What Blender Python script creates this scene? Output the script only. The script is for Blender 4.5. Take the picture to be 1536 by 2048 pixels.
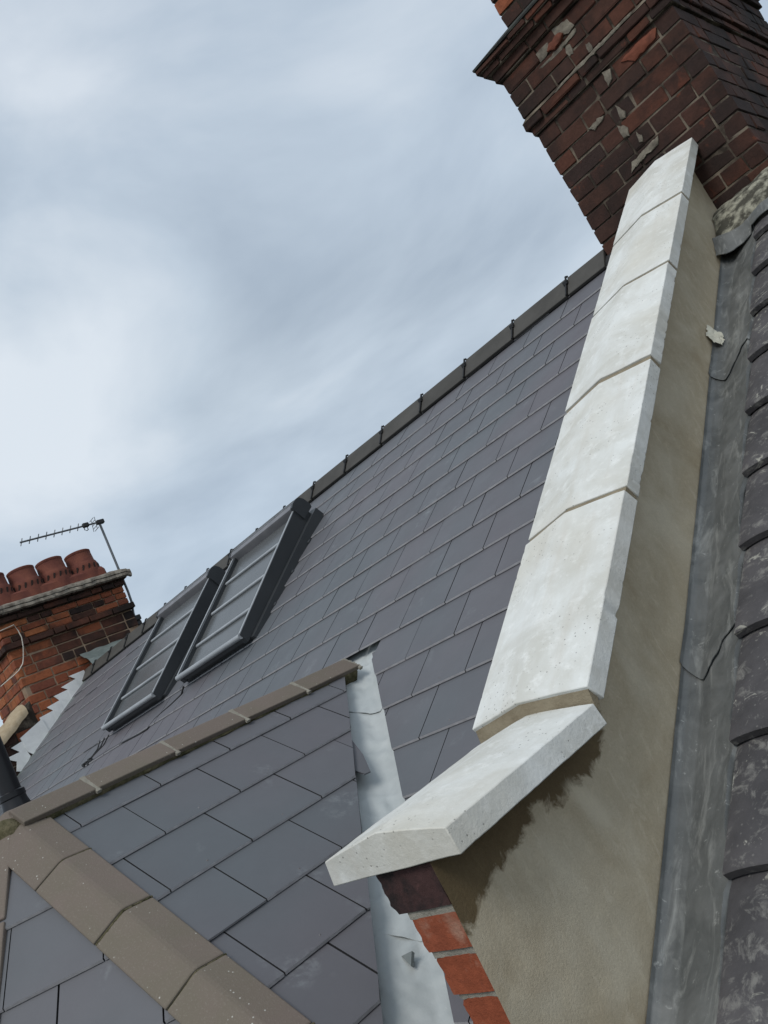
import bpy, bmesh, math, random
from mathutils import Vector, Matrix, noise

random.seed(11)
scene = bpy.context.scene
for o in list(bpy.data.objects):
    bpy.data.objects.remove(o)
COL = scene.collection

# ------------------------------------------------------------------ camera
cam_d = bpy.data.cameras.new('camera')
cam = bpy.data.objects.new('camera', cam_d)
COL.objects.link(cam)
RX = Vector((0.604809854, 0.658054239, -0.448519408))
DN = Vector((-0.426797326, -0.207655020, -0.880183751))
FW = Vector((-0.672345955, 0.723770689, 0.155263988))
cam.matrix_world = Matrix(((RX.x, -DN.x, -FW.x, 0), (RX.y, -DN.y, -FW.y, 0),
                           (RX.z, -DN.z, -FW.z, 0), (0, 0, 0, 1)))
cam_d.sensor_fit = 'HORIZONTAL'
cam_d.sensor_width = 36.0
cam_d.lens = 36.0 * 1781.1 / 1536.0
cam_d.clip_start = 0.05
cam_d.clip_end = 3000
scene.camera = cam

# ------------------------------------------------------------------ light
SUN_EL, SUN_AZ = 50.0, 163.0          # degrees; azimuth from +Y clockwise (towards +X)
sun_d = bpy.data.lights.new('sun', 'SUN')
sun_d.energy = 1.5
sun_d.angle = math.radians(24)
sun_d.color = (1.0, 0.965, 0.91)
sun = bpy.data.objects.new('sun', sun_d)
COL.objects.link(sun)
az, el = math.radians(SUN_AZ), math.radians(SUN_EL)
to_sun = Vector((math.sin(az) * math.cos(el), math.cos(az) * math.cos(el), math.sin(el)))
sun.rotation_euler = (-to_sun).to_track_quat('-Z', 'Y').to_euler()
sun.location = (0, 0, 30)

world = bpy.data.worlds.new('World')
scene.world = world
world.use_nodes = True
wt = world.node_tree
wt.nodes.clear()
def wn(t, **k):
    n = wt.nodes.new(t)
    for a, b in k.items():
        setattr(n, a, b)
    return n
out = wn('ShaderNodeOutputWorld')
sky = wn('ShaderNodeTexSky', sky_type='NISHITA')
sky.sun_disc = False
sky.sun_elevation = math.radians(SUN_EL)
sky.sun_rotation = math.radians(SUN_AZ)
bg_sky = wn('ShaderNodeBackground'); bg_sky.inputs[1].default_value = 0.15
wt.links.new(sky.outputs[0], bg_sky.inputs[0])
tc = wn('ShaderNodeTexCoord')
sep = wn('ShaderNodeSeparateXYZ'); wt.links.new(tc.outputs['Generated'], sep.inputs[0])
# banks of overcast in the direction field, flattened so that they lie level
mp = wn('ShaderNodeMapping'); wt.links.new(tc.outputs['Generated'], mp.inputs[0])
mp.inputs['Scale'].default_value = (1.0, 1.0, 2.1)
mp.inputs['Location'].default_value = (8.0135, -1.7714, 8.972)
n1 = wn('ShaderNodeTexNoise'); n1.inputs['Scale'].default_value = 2.1; n1.inputs['Detail'].default_value = 6; n1.inputs['Roughness'].default_value = 0.50; n1.inputs['Distortion'].default_value = 0.4
wt.links.new(mp.outputs[0], n1.inputs['Vector'])
n2 = wn('ShaderNodeTexNoise'); n2.inputs['Scale'].default_value = 0.8; n2.inputs['Detail'].default_value = 3
wt.links.new(mp.outputs[0], n2.inputs['Vector'])
ramp = wn('ShaderNodeValToRGB'); wt.links.new(n1.outputs[0], ramp.inputs[0])
cr = ramp.color_ramp
cr.elements[0].position = 0.30; cr.elements[0].color = (0.325, 0.395, 0.48, 1)
cr.elements[1].position = 0.68; cr.elements[1].color = (0.68, 0.74, 0.80, 1)
e = cr.elements.new(0.50); e.color = (0.490, 0.570, 0.655, 1)
bg_cl = wn('ShaderNodeBackground'); wt.links.new(ramp.outputs[0], bg_cl.inputs[0]); bg_cl.inputs[1].default_value = 1.0
cov = wn('ShaderNodeMapRange'); wt.links.new(n2.outputs[0], cov.inputs[0])
cov.inputs[1].default_value = 0.38; cov.inputs[2].default_value = 0.62; cov.inputs[3].default_value = 1.0; cov.inputs[4].default_value = 0.84
mixw = wn('ShaderNodeMixShader')
wt.links.new(cov.outputs[0], mixw.inputs[0]); wt.links.new(bg_sky.outputs[0], mixw.inputs[1]); wt.links.new(bg_cl.outputs[0], mixw.inputs[2])
wt.links.new(mixw.outputs[0], out.inputs[0])

scene.view_settings.view_transform = 'Standard'
scene.view_settings.look = 'None'
scene.view_settings.exposure = 0.14
scene.view_settings.gamma = 1.0
scene.view_settings.use_curve_mapping = False

# ------------------------------------------------------------------ materials
def new_mat(name):
    m = bpy.data.materials.new(name)
    m.use_nodes = True
    nt = m.node_tree
    b = nt.nodes['Principled BSDF']
    return m, nt, b

def N(nt, t, **k):
    n = nt.nodes.new(t)
    for a, v in k.items():
        setattr(n, a, v)
    return n

def noise_node(nt, scale, detail=4, rough=0.55, vec=None, dist=0.0):
    n = N(nt, 'ShaderNodeTexNoise')
    n.inputs['Scale'].default_value = scale
    n.inputs['Detail'].default_value = detail
    n.inputs['Roughness'].default_value = rough
    n.inputs['Distortion'].default_value = dist
    if vec is not None:
        nt.links.new(vec, n.inputs['Vector'])
    return n

def rng(nt, sock, a, b, c=0.0, d=1.0):
    n = N(nt, 'ShaderNodeMapRange')
    nt.links.new(sock, n.inputs[0])
    n.inputs[1].default_value = a; n.inputs[2].default_value = b
    n.inputs[3].default_value = c; n.inputs[4].default_value = d
    return n.outputs[0]

def mixc(nt, fac, a, b, mode='MIX'):
    n = N(nt, 'ShaderNodeMix', data_type='RGBA', blend_type=mode)
    for s, v in ((n.inputs[0], fac), (n.inputs[6], a), (n.inputs[7], b)):
        if hasattr(v, 'is_linked'):
            nt.links.new(v, s)
        elif isinstance(v, (int, float)):
            s.default_value = v
        else:
            s.default_value = (*v, 1)
    return n.outputs[2]

def pos(nt, scale=None):
    g = N(nt, 'ShaderNodeNewGeometry')
    if scale is None:
        return g.outputs['Position']
    m = N(nt, 'ShaderNodeMapping')
    nt.links.new(g.outputs['Position'], m.inputs[0])
    m.inputs['Scale'].default_value = scale
    return m.outputs[0]

def bump(nt, b, sock, strength, dist=0.01):
    n = N(nt, 'ShaderNodeBump')
    n.inputs['Strength'].default_value = strength
    n.inputs['Distance'].default_value = dist
    nt.links.new(sock, n.inputs['Height'])
    nt.links.new(n.outputs[0], b.inputs['Normal'])

def objrand(nt):
    return N(nt, 'ShaderNodeObjectInfo').outputs['Random']

def simple(name, c1, c2, scale=6, rough=0.7, bscale=60, bstr=0.2, spec=0.4, lo=0.35, hi=0.68, metal=0.0, var=0.0):
    m, nt, b = new_mat(name)
    p = pos(nt)
    n = noise_node(nt, scale, 6, 0.6, p)
    c = mixc(nt, rng(nt, n.outputs[0], lo, hi), c1, c2)
    if var:
        c = mixc(nt, 1.0, c, mixc(nt, objrand(nt), (1 - var,) * 3, (1 + var,) * 3), 'MULTIPLY')
    nt.links.new(c, b.inputs['Base Color'])
    b.inputs['Roughness'].default_value = rough
    b.inputs['Specular IOR Level'].default_value = spec
    b.inputs['Metallic'].default_value = metal
    if bstr:
        bump(nt, b, noise_node(nt, bscale, 5, 0.65, p).outputs[0], bstr)
    return m

def slate_mat(name, c1, c2):
    m, nt, b = new_mat(name)
    p = pos(nt)
    big = noise_node(nt, 1.1, 3, 0.5, p)
    mid = noise_node(nt, 9, 5, 0.6, p)
    c = mixc(nt, objrand(nt), c1, c2)
    c = mixc(nt, rng(nt, big.outputs[0], 0.35, 0.65), c, mixc(nt, 1.0, c, (0.90, 1.03, 1.02), 'MULTIPLY'))
    c = mixc(nt, rng(nt, mid.outputs[0], 0.3, 0.8, 0.0, 0.22), c, mixc(nt, 1.0, c, (1.35, 1.35, 1.35), 'MULTIPLY'))
    # chalky rubbed marks
    sm = noise_node(nt, 5.5, 2, 0.5, p)
    st = noise_node(nt, 38, 4, 0.7, p)
    mk = N(nt, 'ShaderNodeMath', operation='MULTIPLY')
    nt.links.new(rng(nt, sm.outputs[0], 0.63, 0.76), mk.inputs[0])
    nt.links.new(rng(nt, st.outputs[0], 0.45, 0.75), mk.inputs[1])
    c = mixc(nt, rng(nt, mk.outputs[0], 0, 1, 0, 0.5), c, (0.33, 0.36, 0.37))
    nt.links.new(c, b.inputs['Base Color'])
    rr = noise_node(nt, 4, 4, 0.6, p)
    nt.links.new(rng(nt, rr.outputs[0], 0.3, 0.7, 0.46, 0.6), b.inputs['Roughness'])
    b.inputs['Specular IOR Level'].default_value = 0.3
    bump(nt, b, noise_node(nt, 55, 4, 0.6, p).outputs[0], 0.06)
    return m

M_SLATE = slate_mat('fibre_slate', (0.112, 0.106, 0.117), (0.118, 0.112, 0.123))
M_SLATE_E = simple('sky_lit_cut_edge', (0.27, 0.265, 0.275), (0.38, 0.375, 0.385), 30, 0.7, 60, 0.1)  # pale cut tail edge, lightened so it looks caught by the sky
M_DECK_SHADE = simple('felt_and_gap_shade', (0.02, 0.02, 0.022), (0.03, 0.03, 0.03), 5, 0.9)  # felt; its black also paints the gap shade on slate sides

def concrete_mat():
    m, nt, b = new_mat('cast_stone')
    p = pos(nt)
    pa = noise_node(nt, 5, 6, 0.62, p, 0.5)
    pb = noise_node(nt, 22, 6, 0.7, p)
    pc = noise_node(nt, 2.2, 3, 0.5, p)
    c = mixc(nt, rng(nt, pa.outputs[0], 0.38, 0.64), (0.55, 0.545, 0.50), (0.68, 0.69, 0.665))
    c = mixc(nt, rng(nt, pb.outputs[0], 0.52, 0.74, 0, 0.75), c, (0.79, 0.795, 0.77))
    c = mixc(nt, rng(nt, pc.outputs[0], 0.47, 0.66, 0, 0.55), c, (0.555, 0.525, 0.445))
    # streaks running down the slope
    ps = pos(nt, (16, 1.6, 1.6))
    s = noise_node(nt, 1.0, 4, 0.6, ps)
    c = mixc(nt, rng(nt, s.outputs[0], 0.52, 0.72, 0, 0.42), c, (0.53, 0.50, 0.44))
    # pinholes
    v = N(nt, 'ShaderNodeTexVoronoi'); v.inputs['Scale'].default_value = 62
    nt.links.new(p, v.inputs['Vector'])
    pit = rng(nt, v.outputs['Distance'], 0.10, 0.17, 1, 0)
    gate = noise_node(nt, 6, 2, 0.5, p)
    pm_ = N(nt, 'ShaderNodeMath', operation='MULTIPLY')
    nt.links.new(pit, pm_.inputs[0]); nt.links.new(rng(nt, gate.outputs[0], 0.46, 0.60), pm_.inputs[1])
    c = mixc(nt, rng(nt, pm_.outputs[0], 0, 1, 0, 0.75), c, (0.16, 0.155, 0.14))
    nt.links.new(c, b.inputs['Base Color'])
    b.inputs['Roughness'].default_value = 0.85
    b.inputs['Specular IOR Level'].default_value = 0.25
    h = N(nt, 'ShaderNodeMath', operation='SUBTRACT')
    nt.links.new(noise_node(nt, 85, 5, 0.7, p).outputs[0], h.inputs[0]); nt.links.new(pm_.outputs[0], h.inputs[1])
    bump(nt, b, h.outputs[0], 0.32, 0.006)
    return m
M_STONE = concrete_mat()

def render_mat():
    m, nt, b = new_mat('sand_cement_render')
    p = pos(nt)
    a = noise_node(nt, 3.2, 5, 0.6, p, 0.6)
    g = noise_node(nt, 170, 3, 0.7, p)
    c = mixc(nt, rng(nt, a.outputs[0], 0.33, 0.68), (0.42, 0.345, 0.235), (0.57, 0.505, 0.385))
    f = noise_node(nt, 26, 6, 0.7, p)
    c = mixc(nt, rng(nt, f.outputs[0], 0.5, 0.75, 0, 0.35), c, (0.70, 0.61, 0.44))
    c = mixc(nt, rng(nt, g.outputs[0], 0.35, 0.7, 0, 0.4), c, mixc(nt, 1.0, c, (0.72, 0.72, 0.70), 'MULTIPLY'))
    ps = pos(nt, (3, 3, 1.0))
    tr = noise_node(nt, 5, 5, 0.7, ps, 1.5)
    c = mixc(nt, rng(nt, tr.outputs[0], 0.57, 0.66, 0, 0.25), c, (0.70, 0.635, 0.50))
    at = N(nt, 'ShaderNodeVertexColor'); at.layer_name = 'wet'
    sp = N(nt, 'ShaderNodeSeparateColor'); nt.links.new(at.outputs[0], sp.inputs[0])
    dn = noise_node(nt, 13, 7, 0.68, p, 0.6)
    ad = N(nt, 'ShaderNodeMath', operation='ADD'); nt.links.new(sp.outputs[0], ad.inputs[0])
    nt.links.new(rng(nt, dn.outputs[0], 0.25, 0.75, -0.30, 0.30), ad.inputs[1])
    wet = rng(nt, ad.outputs[0], 0.43, 0.60)
    c = mixc(nt, wet, c, mixc(nt, 1.0, c, (0.27, 0.225, 0.16), 'MULTIPLY'))
    c = mixc(nt, rng(nt, sp.outputs[1], 0.0, 1.0, 0, 0.8), c, (0.67, 0.60, 0.46))
    nt.links.new(c, b.inputs['Base Color'])
    nt.links.new(rng(nt, wet, 0, 1, 0.9, 0.6), b.inputs['Roughness'])
    b.inputs['Specular IOR Level'].default_value = 0.25
    bump(nt, b, g.outputs[0], 0.35, 0.004)
    return m
M_RENDER = render_mat()

def brick_mat(name, cols, soot, soot_lo, soot_hi, soot_scale=2.4, spall=(0.24, 0.075, 0.035), spall_amt=0.5):
    m, nt, b = new_mat(name)
    p = pos(nt)
    r = N(nt, 'ShaderNodeValToRGB'); nt.links.new(objrand(nt), r.inputs[0])
    r.color_ramp.interpolation = 'CONSTANT'
    k = len(cols)
    r.color_ramp.elements[0].color = (*cols[0], 1)
    r.color_ramp.elements[1].position = 1.0 / k; r.color_ramp.elements[1].color = (*cols[1], 1)
    for i in range(2, k):
        q = r.color_ramp.elements.new(i / k); q.color = (*cols[i], 1)
    c = r.outputs[0]
    f = noise_node(nt, 30, 5, 0.7, p)
    c = mixc(nt, rng(nt, f.outputs[0], 0.35, 0.7, 0, 0.7), c, mixc(nt, 1.0, c, (0.55, 0.52, 0.5), 'MULTIPLY'))
    sp = noise_node(nt, 7, 6, 0.7, p, 0.8)
    c = mixc(nt, rng(nt, sp.outputs[0], 0.60, 0.68, 0, spall_amt), c, spall)
    so = noise_node(nt, soot_scale, 5, 0.6, p, 0.4)
    c = mixc(nt, rng(nt, so.outputs[0], soot_lo, soot_hi), c, soot)
    nt.links.new(c, b.inputs['Base Color'])
    b.inputs['Roughness'].default_value = 0.88
    b.inputs['Specular IOR Level'].default_value = 0.3
    bump(nt, b, noise_node(nt, 60, 6, 0.75, p).outputs[0], 0.55, 0.008)
    return m
M_BRICK_SOOT = brick_mat('sooty_brick',
    [(0.056, 0.027, 0.020), (0.076, 0.033, 0.023), (0.040, 0.023, 0.019), (0.105, 0.040, 0.025), (0.060, 0.030, 0.022), (0.084, 0.037, 0.025)],
    (0.018, 0.012, 0.010), 0.43, 0.66, 2.4, (0.15, 0.045, 0.024), 0.75)
M_BRICK_RED = brick_mat('weathered_red_brick',
    [(0.30, 0.092, 0.042), (0.25, 0.075, 0.036), (0.34, 0.108, 0.046), (0.21, 0.068, 0.04), (0.36, 0.125, 0.05)],
    (0.05, 0.026, 0.019), 0.55, 0.66, 1.55)
M_BRICK_NEW = brick_mat('clean_red_brick',
    [(0.31, 0.080, 0.036), (0.34, 0.088, 0.038), (0.30, 0.080, 0.038)], (0.36, 0.20, 0.14), 0.54, 0.72, 11, (0.16, 0.045, 0.025), 0.6)
M_BRICK_DARK = brick_mat('burnt_brick', [(0.075, 0.032, 0.03), (0.07, 0.035, 0.033)], (0.02, 0.014, 0.014), 0.45, 0.6, 12, (0.15, 0.07, 0.065), 0.7)
M_MORTAR_D = simple('sooty_mortar', (0.040, 0.031, 0.024), (0.20, 0.165, 0.125), 5.5, 0.95, 90, 0.5, 0.2, 0.44, 0.62)
M_MORTAR_L = simple('pale_mortar', (0.20, 0.125, 0.08), (0.36, 0.27, 0.19), 5, 0.95, 90, 0.5, 0.2)
M_MORTAR_W = simple('lime_mortar_smear', (0.27, 0.24, 0.19), (0.11, 0.093, 0.075), 20, 0.95, 110, 0.6, 0.2)
M_MORTAR_G = simple('grey_mortar', (0.23, 0.215, 0.18), (0.33, 0.31, 0.26), 18, 0.95, 140, 0.6, 0.2)
M_MORTAR_J = simple('buff_joint_mortar', (0.20, 0.165, 0.112), (0.28, 0.24, 0.17), 14, 0.92, 140, 0.5, 0.2)
M_BED = simple('mossy_bedding_mortar', (0.050, 0.048, 0.022), (0.15, 0.13, 0.080), 26, 0.95, 80, 0.9, 0.2)
M_RIDGE = simple('grey_ridge_tile', (0.054, 0.051, 0.046), (0.076, 0.072, 0.065), 5, 0.75, 120, 0.2, 0.3, var=0.07)

def hip_mat():
    m, nt, b = new_mat('brown_concrete_tile')
    p = pos(nt)
    a = noise_node(nt, 4.5, 5, 0.6, p, 0.4)
    c = mixc(nt, rng(nt, a.outputs[0], 0.38, 0.64), (0.160, 0.129, 0.109), (0.146, 0.126, 0.098))
    c = mixc(nt, 1.0, c, mixc(nt, objrand(nt), (0.92,) * 3, (1.08,) * 3), 'MULTIPLY')
    g = noise_node(nt, 190, 3, 0.7, p)
    c = mixc(nt, rng(nt, g.outputs[0], 0.55, 0.75, 0, 0.35), c, (0.30, 0.275, 0.235))
    v = N(nt, 'ShaderNodeTexVoronoi'); v.inputs['Scale'].default_value = 48
    nt.links.new(p, v.inputs['Vector'])
    gate = noise_node(nt, 9, 2, 0.5, p)
    mm = N(nt, 'ShaderNodeMath', operation='MULTIPLY')
    nt.links.new(rng(nt, v.outputs['Distance'], 0.07, 0.13, 1, 0), mm.inputs[0])
    nt.links.new(rng(nt, gate.outputs[0], 0.5, 0.6), mm.inputs[1])
    c = mixc(nt, mm.outputs[0], c, (0.45, 0.44, 0.40))
    nt.links.new(c, b.inputs['Base Color'])
    b.inputs['Roughness'].default_value = 0.85
    b.inputs['Specular IOR Level'].default_value = 0.25
    bump(nt, b, g.outputs[0], 0.3, 0.004)
    return m
M_HIP = hip_mat()
M_CLIP = simple('black_plastic', (0.012, 0.012, 0.013), (0.02, 0.02, 0.02), 8, 0.5, 30, 0.0)
M_PIPE = simple('black_pvc', (0.008, 0.008, 0.010), (0.012, 0.012, 0.014), 5, 0.35, 30, 0.02)

def lead_mat(name, dark, mid, pale, rough, amt):
    m, nt, b = new_mat(name)
    p = pos(nt)
    a = noise_node(nt, 7, 6, 0.65, p, 0.8)
    c = mixc(nt, rng(nt, a.outputs[0], 0.34, 0.66), dark, mid)
    ps = pos(nt, (10, 2.4, 2.4))
    s = noise_node(nt, 1.6, 6, 0.7, ps, 0.8)
    c = mixc(nt, rng(nt, s.outputs[0], 0.52, 0.74, 0, amt), c, pale)
    d = noise_node(nt, 30, 5, 0.75, p, 0.6)
    c = mixc(nt, rng(nt, d.outputs[0], 0.62, 0.70, 0, amt), c, pale)
    nt.links.new(c, b.inputs['Base Color'])
    nt.links.new(rng(nt, a.outputs[0], 0.3, 0.7, rough - 0.08, rough + 0.12), b.inputs['Roughness'])
    b.inputs['Specular IOR Level'].default_value = 0.6
    b.inputs['Metallic'].default_value = 0.15
    bump(nt, b, noise_node(nt, 18, 5, 0.6, p).outputs[0], 0.18, 0.01)
    return m
M_LEAD_OLD = lead_mat('weathered_lead', (0.095, 0.102, 0.102), (0.165, 0.172, 0.170), (0.39, 0.40, 0.385), 0.5, 0.75)
M_LEAD_NEW = lead_mat('new_lead', (0.43, 0.465, 0.465), (0.51, 0.54, 0.54), (0.60, 0.63, 0.62), 0.55, 0.4)
M_LEAD_WHT = lead_mat('bright_flashing', (0.74, 0.75, 0.74), (0.85, 0.86, 0.85), (0.88, 0.88, 0.87), 0.5, 0.5)
M_LEAD_GRN = lead_mat('grey_green_lead', (0.10, 0.125, 0.12), (0.17, 0.20, 0.19), (0.27, 0.29, 0.27), 0.55, 0.5)

def tile_mat():
    m, nt, b = new_mat('lichened_concrete_tile')
    p = pos(nt)
    a = noise_node(nt, 6, 5, 0.6, p)
    c = mixc(nt, rng(nt, a.outputs[0], 0.35, 0.65), (0.052, 0.050, 0.053), (0.094, 0.089, 0.093))
    l1 = noise_node(nt, 19, 6, 0.72, p, 0.5)
    c = mixc(nt, rng(nt, l1.outputs[0], 0.53, 0.66, 0, 0.75), c, (0.22, 0.215, 0.20))
    l2 = noise_node(nt, 9, 6, 0.75, p, 1.0)
    c = mixc(nt, rng(nt, l2.outputs[0], 0.60, 0.65, 0, 0.85), c, (0.36, 0.355, 0.31))
    v = N(nt, 'ShaderNodeTexVoronoi'); v.inputs['Scale'].default_value = 42
    nt.links.new(p, v.inputs['Vector'])
    c = mixc(nt, rng(nt, v.outputs['Distance'], 0.08, 0.16, 0.4, 0), c, (0.24, 0.235, 0.22))
    nt.links.new(c, b.inputs['Base Color'])
    b.inputs['Roughness'].default_value = 0.7
    b.inputs['Specular IOR Level'].default_value = 0.35
    bump(nt, b, noise_node(nt, 80, 5, 0.7, p).outputs[0], 0.3, 0.006)
    return m
M_TILE = tile_mat()
M_LICHEN = simple('lichened_mortar', (0.075, 0.072, 0.058), (0.36, 0.35, 0.28), 15, 0.95, 70, 0.8, 0.2, 0.46, 0.62)
M_FRAME_D = simple('anthracite_frame', (0.030, 0.034, 0.038), (0.040, 0.044, 0.048), 3, 0.42, 60, 0.03, 0.5)
M_FRAME_L = simple('grey_frame_edge', (0.26, 0.275, 0.29), (0.33, 0.345, 0.36), 5, 0.35, 60, 0.03, 0.5)
M_FRAME_M = simple('mid_grey_hood', (0.13, 0.13, 0.14), (0.20, 0.195, 0.205), 6, 0.4, 60, 0.04, 0.5)
M_GLASS = simple('roof_window_glass', (0.085, 0.09, 0.093), (0.105, 0.11, 0.113), 2, 0.22, 3, 0.0, 0.35)
M_POT = simple('terracotta_pot', (0.125, 0.040, 0.030), (0.195, 0.066, 0.042), 7, 0.85, 60, 0.3, 0.3)
M_POT_D = simple('dark_slot', (0.02, 0.012, 0.01), (0.03, 0.016, 0.013), 7, 0.9)
M_CAP = simple('flaunching_stone', (0.10, 0.085, 0.07), (0.33, 0.295, 0.245), 11, 0.9, 70, 0.6, 0.2)
M_ALU = simple('dull_aluminium', (0.10, 0.11, 0.12), (0.16, 0.17, 0.18), 9, 0.45, 30, 0.0, 0.5, metal=0.4)
M_CABLE = simple('white_cable', (0.55, 0.50, 0.43), (0.62, 0.58, 0.5), 9, 0.6)
M_TAN = simple('tan_haunching', (0.33, 0.26, 0.17), (0.42, 0.345, 0.24), 16, 0.9, 60, 0.5, 0.2)
M_RAG = simple('cream_tape', (0.55, 0.53, 0.43), (0.66, 0.64, 0.54), 30, 0.85)
M_COPPER = simple('dull_rivet', (0.20, 0.20, 0.21), (0.10, 0.09, 0.09), 60, 0.5)
M_GROUND = simple('street_and_gardens', (0.05, 0.05, 0.048), (0.075, 0.085, 0.05), 0.15, 0.95, 4, 0.1, 0.2)
M_TABS = simple('grey_lead_tab', (0.16, 0.18, 0.18), (0.2, 0.22, 0.22), 30, 0.5)

# ------------------------------------------------------------------ helpers
WM = {}
def empty(name, loc, label, cat, group=None):
    o = bpy.data.objects.new(name, None)
    o.empty_display_size = 0.2
    COL.objects.link(o)
    o.location = loc
    o['label'] = label; o['category'] = cat; o['kind'] = 'thing'
    if group: o['group'] = group
    WM[o.name] = Matrix.Translation(Vector(loc))
    return o

def place(name, me, parent=None, M=None):
    o = bpy.data.objects.new(name, me)
    COL.objects.link(o)
    M = M if M is not None else Matrix.Identity(4)
    WM[o.name] = M
    if parent is not None:
        o.parent = parent
        o.matrix_local = WM[parent.name].inverted() @ M
    else:
        o.matrix_local = M
    return o

def mesh(name, vs, fs, mat, smooth=None):
    me = bpy.data.meshes.new(name)
    me.from_pydata([tuple(v) for v in vs], [], fs)
    me.materials.append(mat)
    bm = bmesh.new(); bm.from_mesh(me)
    bmesh.ops.recalc_face_normals(bm, faces=bm.faces)
    bm.to_mesh(me); bm.free()
    if smooth is not None:
        for p in me.polygons: p.use_smooth = True
        me.set_sharp_from_angle(angle=math.radians(smooth))
    me.update()
    return me

class MB:
    """several closed shapes gathered into one mesh (one part)"""
    def __init__(s): s.v = []; s.f = []
    def add(s, vs, fs, M=None):
        k = len(s.v)
        s.v += [(M @ Vector(v)) if M is not None else Vector(v) for v in vs]
        s.f += [tuple(i + k for i in f) for f in fs]
        return s
    def mesh(s, name, mat, smooth=None): return mesh(name, s.v, s.f, mat, smooth)

def box_vf(x0, x1, y0, y1, z0, z1):
    vs = [(x, y, z) for x in (x0, x1) for y in (y0, y1) for z in (z0, z1)]
    fs = [(0, 1, 3, 2), (4, 6, 7, 5), (0, 4, 5, 1), (2, 3, 7, 6), (0, 2, 6, 4), (1, 5, 7, 3)]
    return vs, fs

def rbox_vf(x0, x1, y0, y1, z0, z1, c, jit=0.0, rnd=random):
    """box with all edges chamfered by c (44 triangles)"""
    lo = (x0, y0, z0); hi = (x1, y1, z1)
    idx = {}; vs = []
    def vid(sx, sy, sz, ax):
        key = (sx, sy, sz, ax)
        if key not in idx:
            s = (sx, sy, sz); p = []
            for a in range(3):
                base = hi[a] if s[a] else lo[a]
                if a != ax: base += (-c if s[a] else c)
                p.append(base + rnd.uniform(-jit, jit))
            idx[key] = len(vs); vs.append(tuple(p))
        return idx[key]
    fs = []
    for ax in range(3):
        a, b = [k for k in range(3) if k != ax]
        for s in (0, 1):
            q = []
            for (u, w) in ((0, 0), (1, 0), (1, 1), (0, 1)):
                t = [0, 0, 0]; t[ax] = s; t[a] = u; t[b] = w
                q.append(vid(*t, ax))
            fs.append(tuple(q))
    for ax in range(3):
        a, b = [k for k in range(3) if k != ax]
        for u in (0, 1):
            for w in (0, 1):
                t0 = [0, 0, 0]; t0[a] = u; t0[b] = w; t1 = list(t0); t1[ax] = 1
                fs.append((vid(*t0, a), vid(*t1, a), vid(*t1, b), vid(*t0, b)))
    for sx in (0, 1):
        for sy in (0, 1):
            for sz in (0, 1):
                fs.append((vid(sx, sy, sz, 0), vid(sx, sy, sz, 1), vid(sx, sy, sz, 2)))
    return vs, fs

def prism_vf(poly, axis_pts):
    """extrude a closed section (list of (a,b)) along frames: axis_pts = list of functions (a,b)->Vector"""
    n = len(poly); vs = []; fs = []
    for fn in axis_pts:
        vs += [fn(a, b) for a, b in poly]
    for k in range(len(axis_pts) - 1):
        for i in range(n):
            j = (i + 1) % n
            fs.append((k * n + i, k * n + j, (k + 1) * n + j, (k + 1) * n + i))
    fs.append(tuple(range(n - 1, -1, -1)))
    m = (len(axis_pts) - 1) * n
    fs.append(tuple(m + i for i in range(n)))
    return vs, fs

def tube_vf(pts, r, seg=8, r1=None):
    vs = []; fs = []
    pts = [Vector(p) for p in pts]; n = len(pts)
    for i, p in enumerate(pts):
        t = (pts[min(i + 1, n - 1)] - pts[max(i - 1, 0)]).normalized()
        a = t.orthogonal().normalized() if abs(t.z) > 0.9 else t.cross(Vector((0, 0, 1))).normalized()
        b = t.cross(a)
        rr = r if r1 is None else r + (r1 - r) * i / (n - 1)
        for k in range(seg):
            w = 2 * math.pi * k / seg
            vs.append(p + a * math.cos(w) * rr + b * math.sin(w) * rr)
    for i in range(n - 1):
        for k in range(seg):
            q = (k + 1) % seg
            fs.append((i * seg + k, i * seg + q, (i + 1) * seg + q, (i + 1) * seg + k))
    fs.append(tuple(range(seg - 1, -1, -1))); fs.append(tuple((n - 1) * seg + k for k in range(seg)))
    return vs, fs

def lathe_vf(prof, seg=20):
    vs = []; fs = []
    for r, z in prof:
        for k in range(seg):
            w = 2 * math.pi * k / seg
            vs.append((r * math.cos(w), r * math.sin(w), z))
    for i in range(len(prof) - 1):
        for k in range(seg):
            q = (k + 1) % seg
            fs.append((i * seg + k, i * seg + q, (i + 1) * seg + q, (i + 1) * seg + k))
    fs.append(tuple(range(seg - 1, -1, -1)))
    fs.append(tuple((len(prof) - 1) * seg + k for k in range(seg)))
    return vs, fs

def sheet_vf(nu, nv, fn, thick=0.0025, nrm=Vector((0, 0, 1))):
    """a bent sheet with thickness: fn(u,v) -> Vector"""
    vs = [fn(i / nu, j / nv) for j in range(nv + 1) for i in range(nu + 1)]
    k = len(vs); W = nu + 1
    vs += [v - nrm * thick for v in vs]
    fs = []
    for j in range(nv):
        for i in range(nu):
            a = j * W + i
            fs.append((a, a + 1, a + W + 1, a + W)); fs.append((k + a, k + a + W, k + a + W + 1, k + a + 1))
    for i in range(nu):
        fs.append((i, k + i, k + i + 1, i + 1)); a = nv * W + i
        fs.append((a, a + 1, k + a + 1, k + a))
    for j in range(nv):
        a = j * W; fs.append((a, a + W, k + a + W, k + a)); a = j * W + nu
        fs.append((a, k + a, k + a + W, a + W))
    return vs, fs

def nz(p, s=1.0): return noise.noise(Vector(p) * s)

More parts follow.
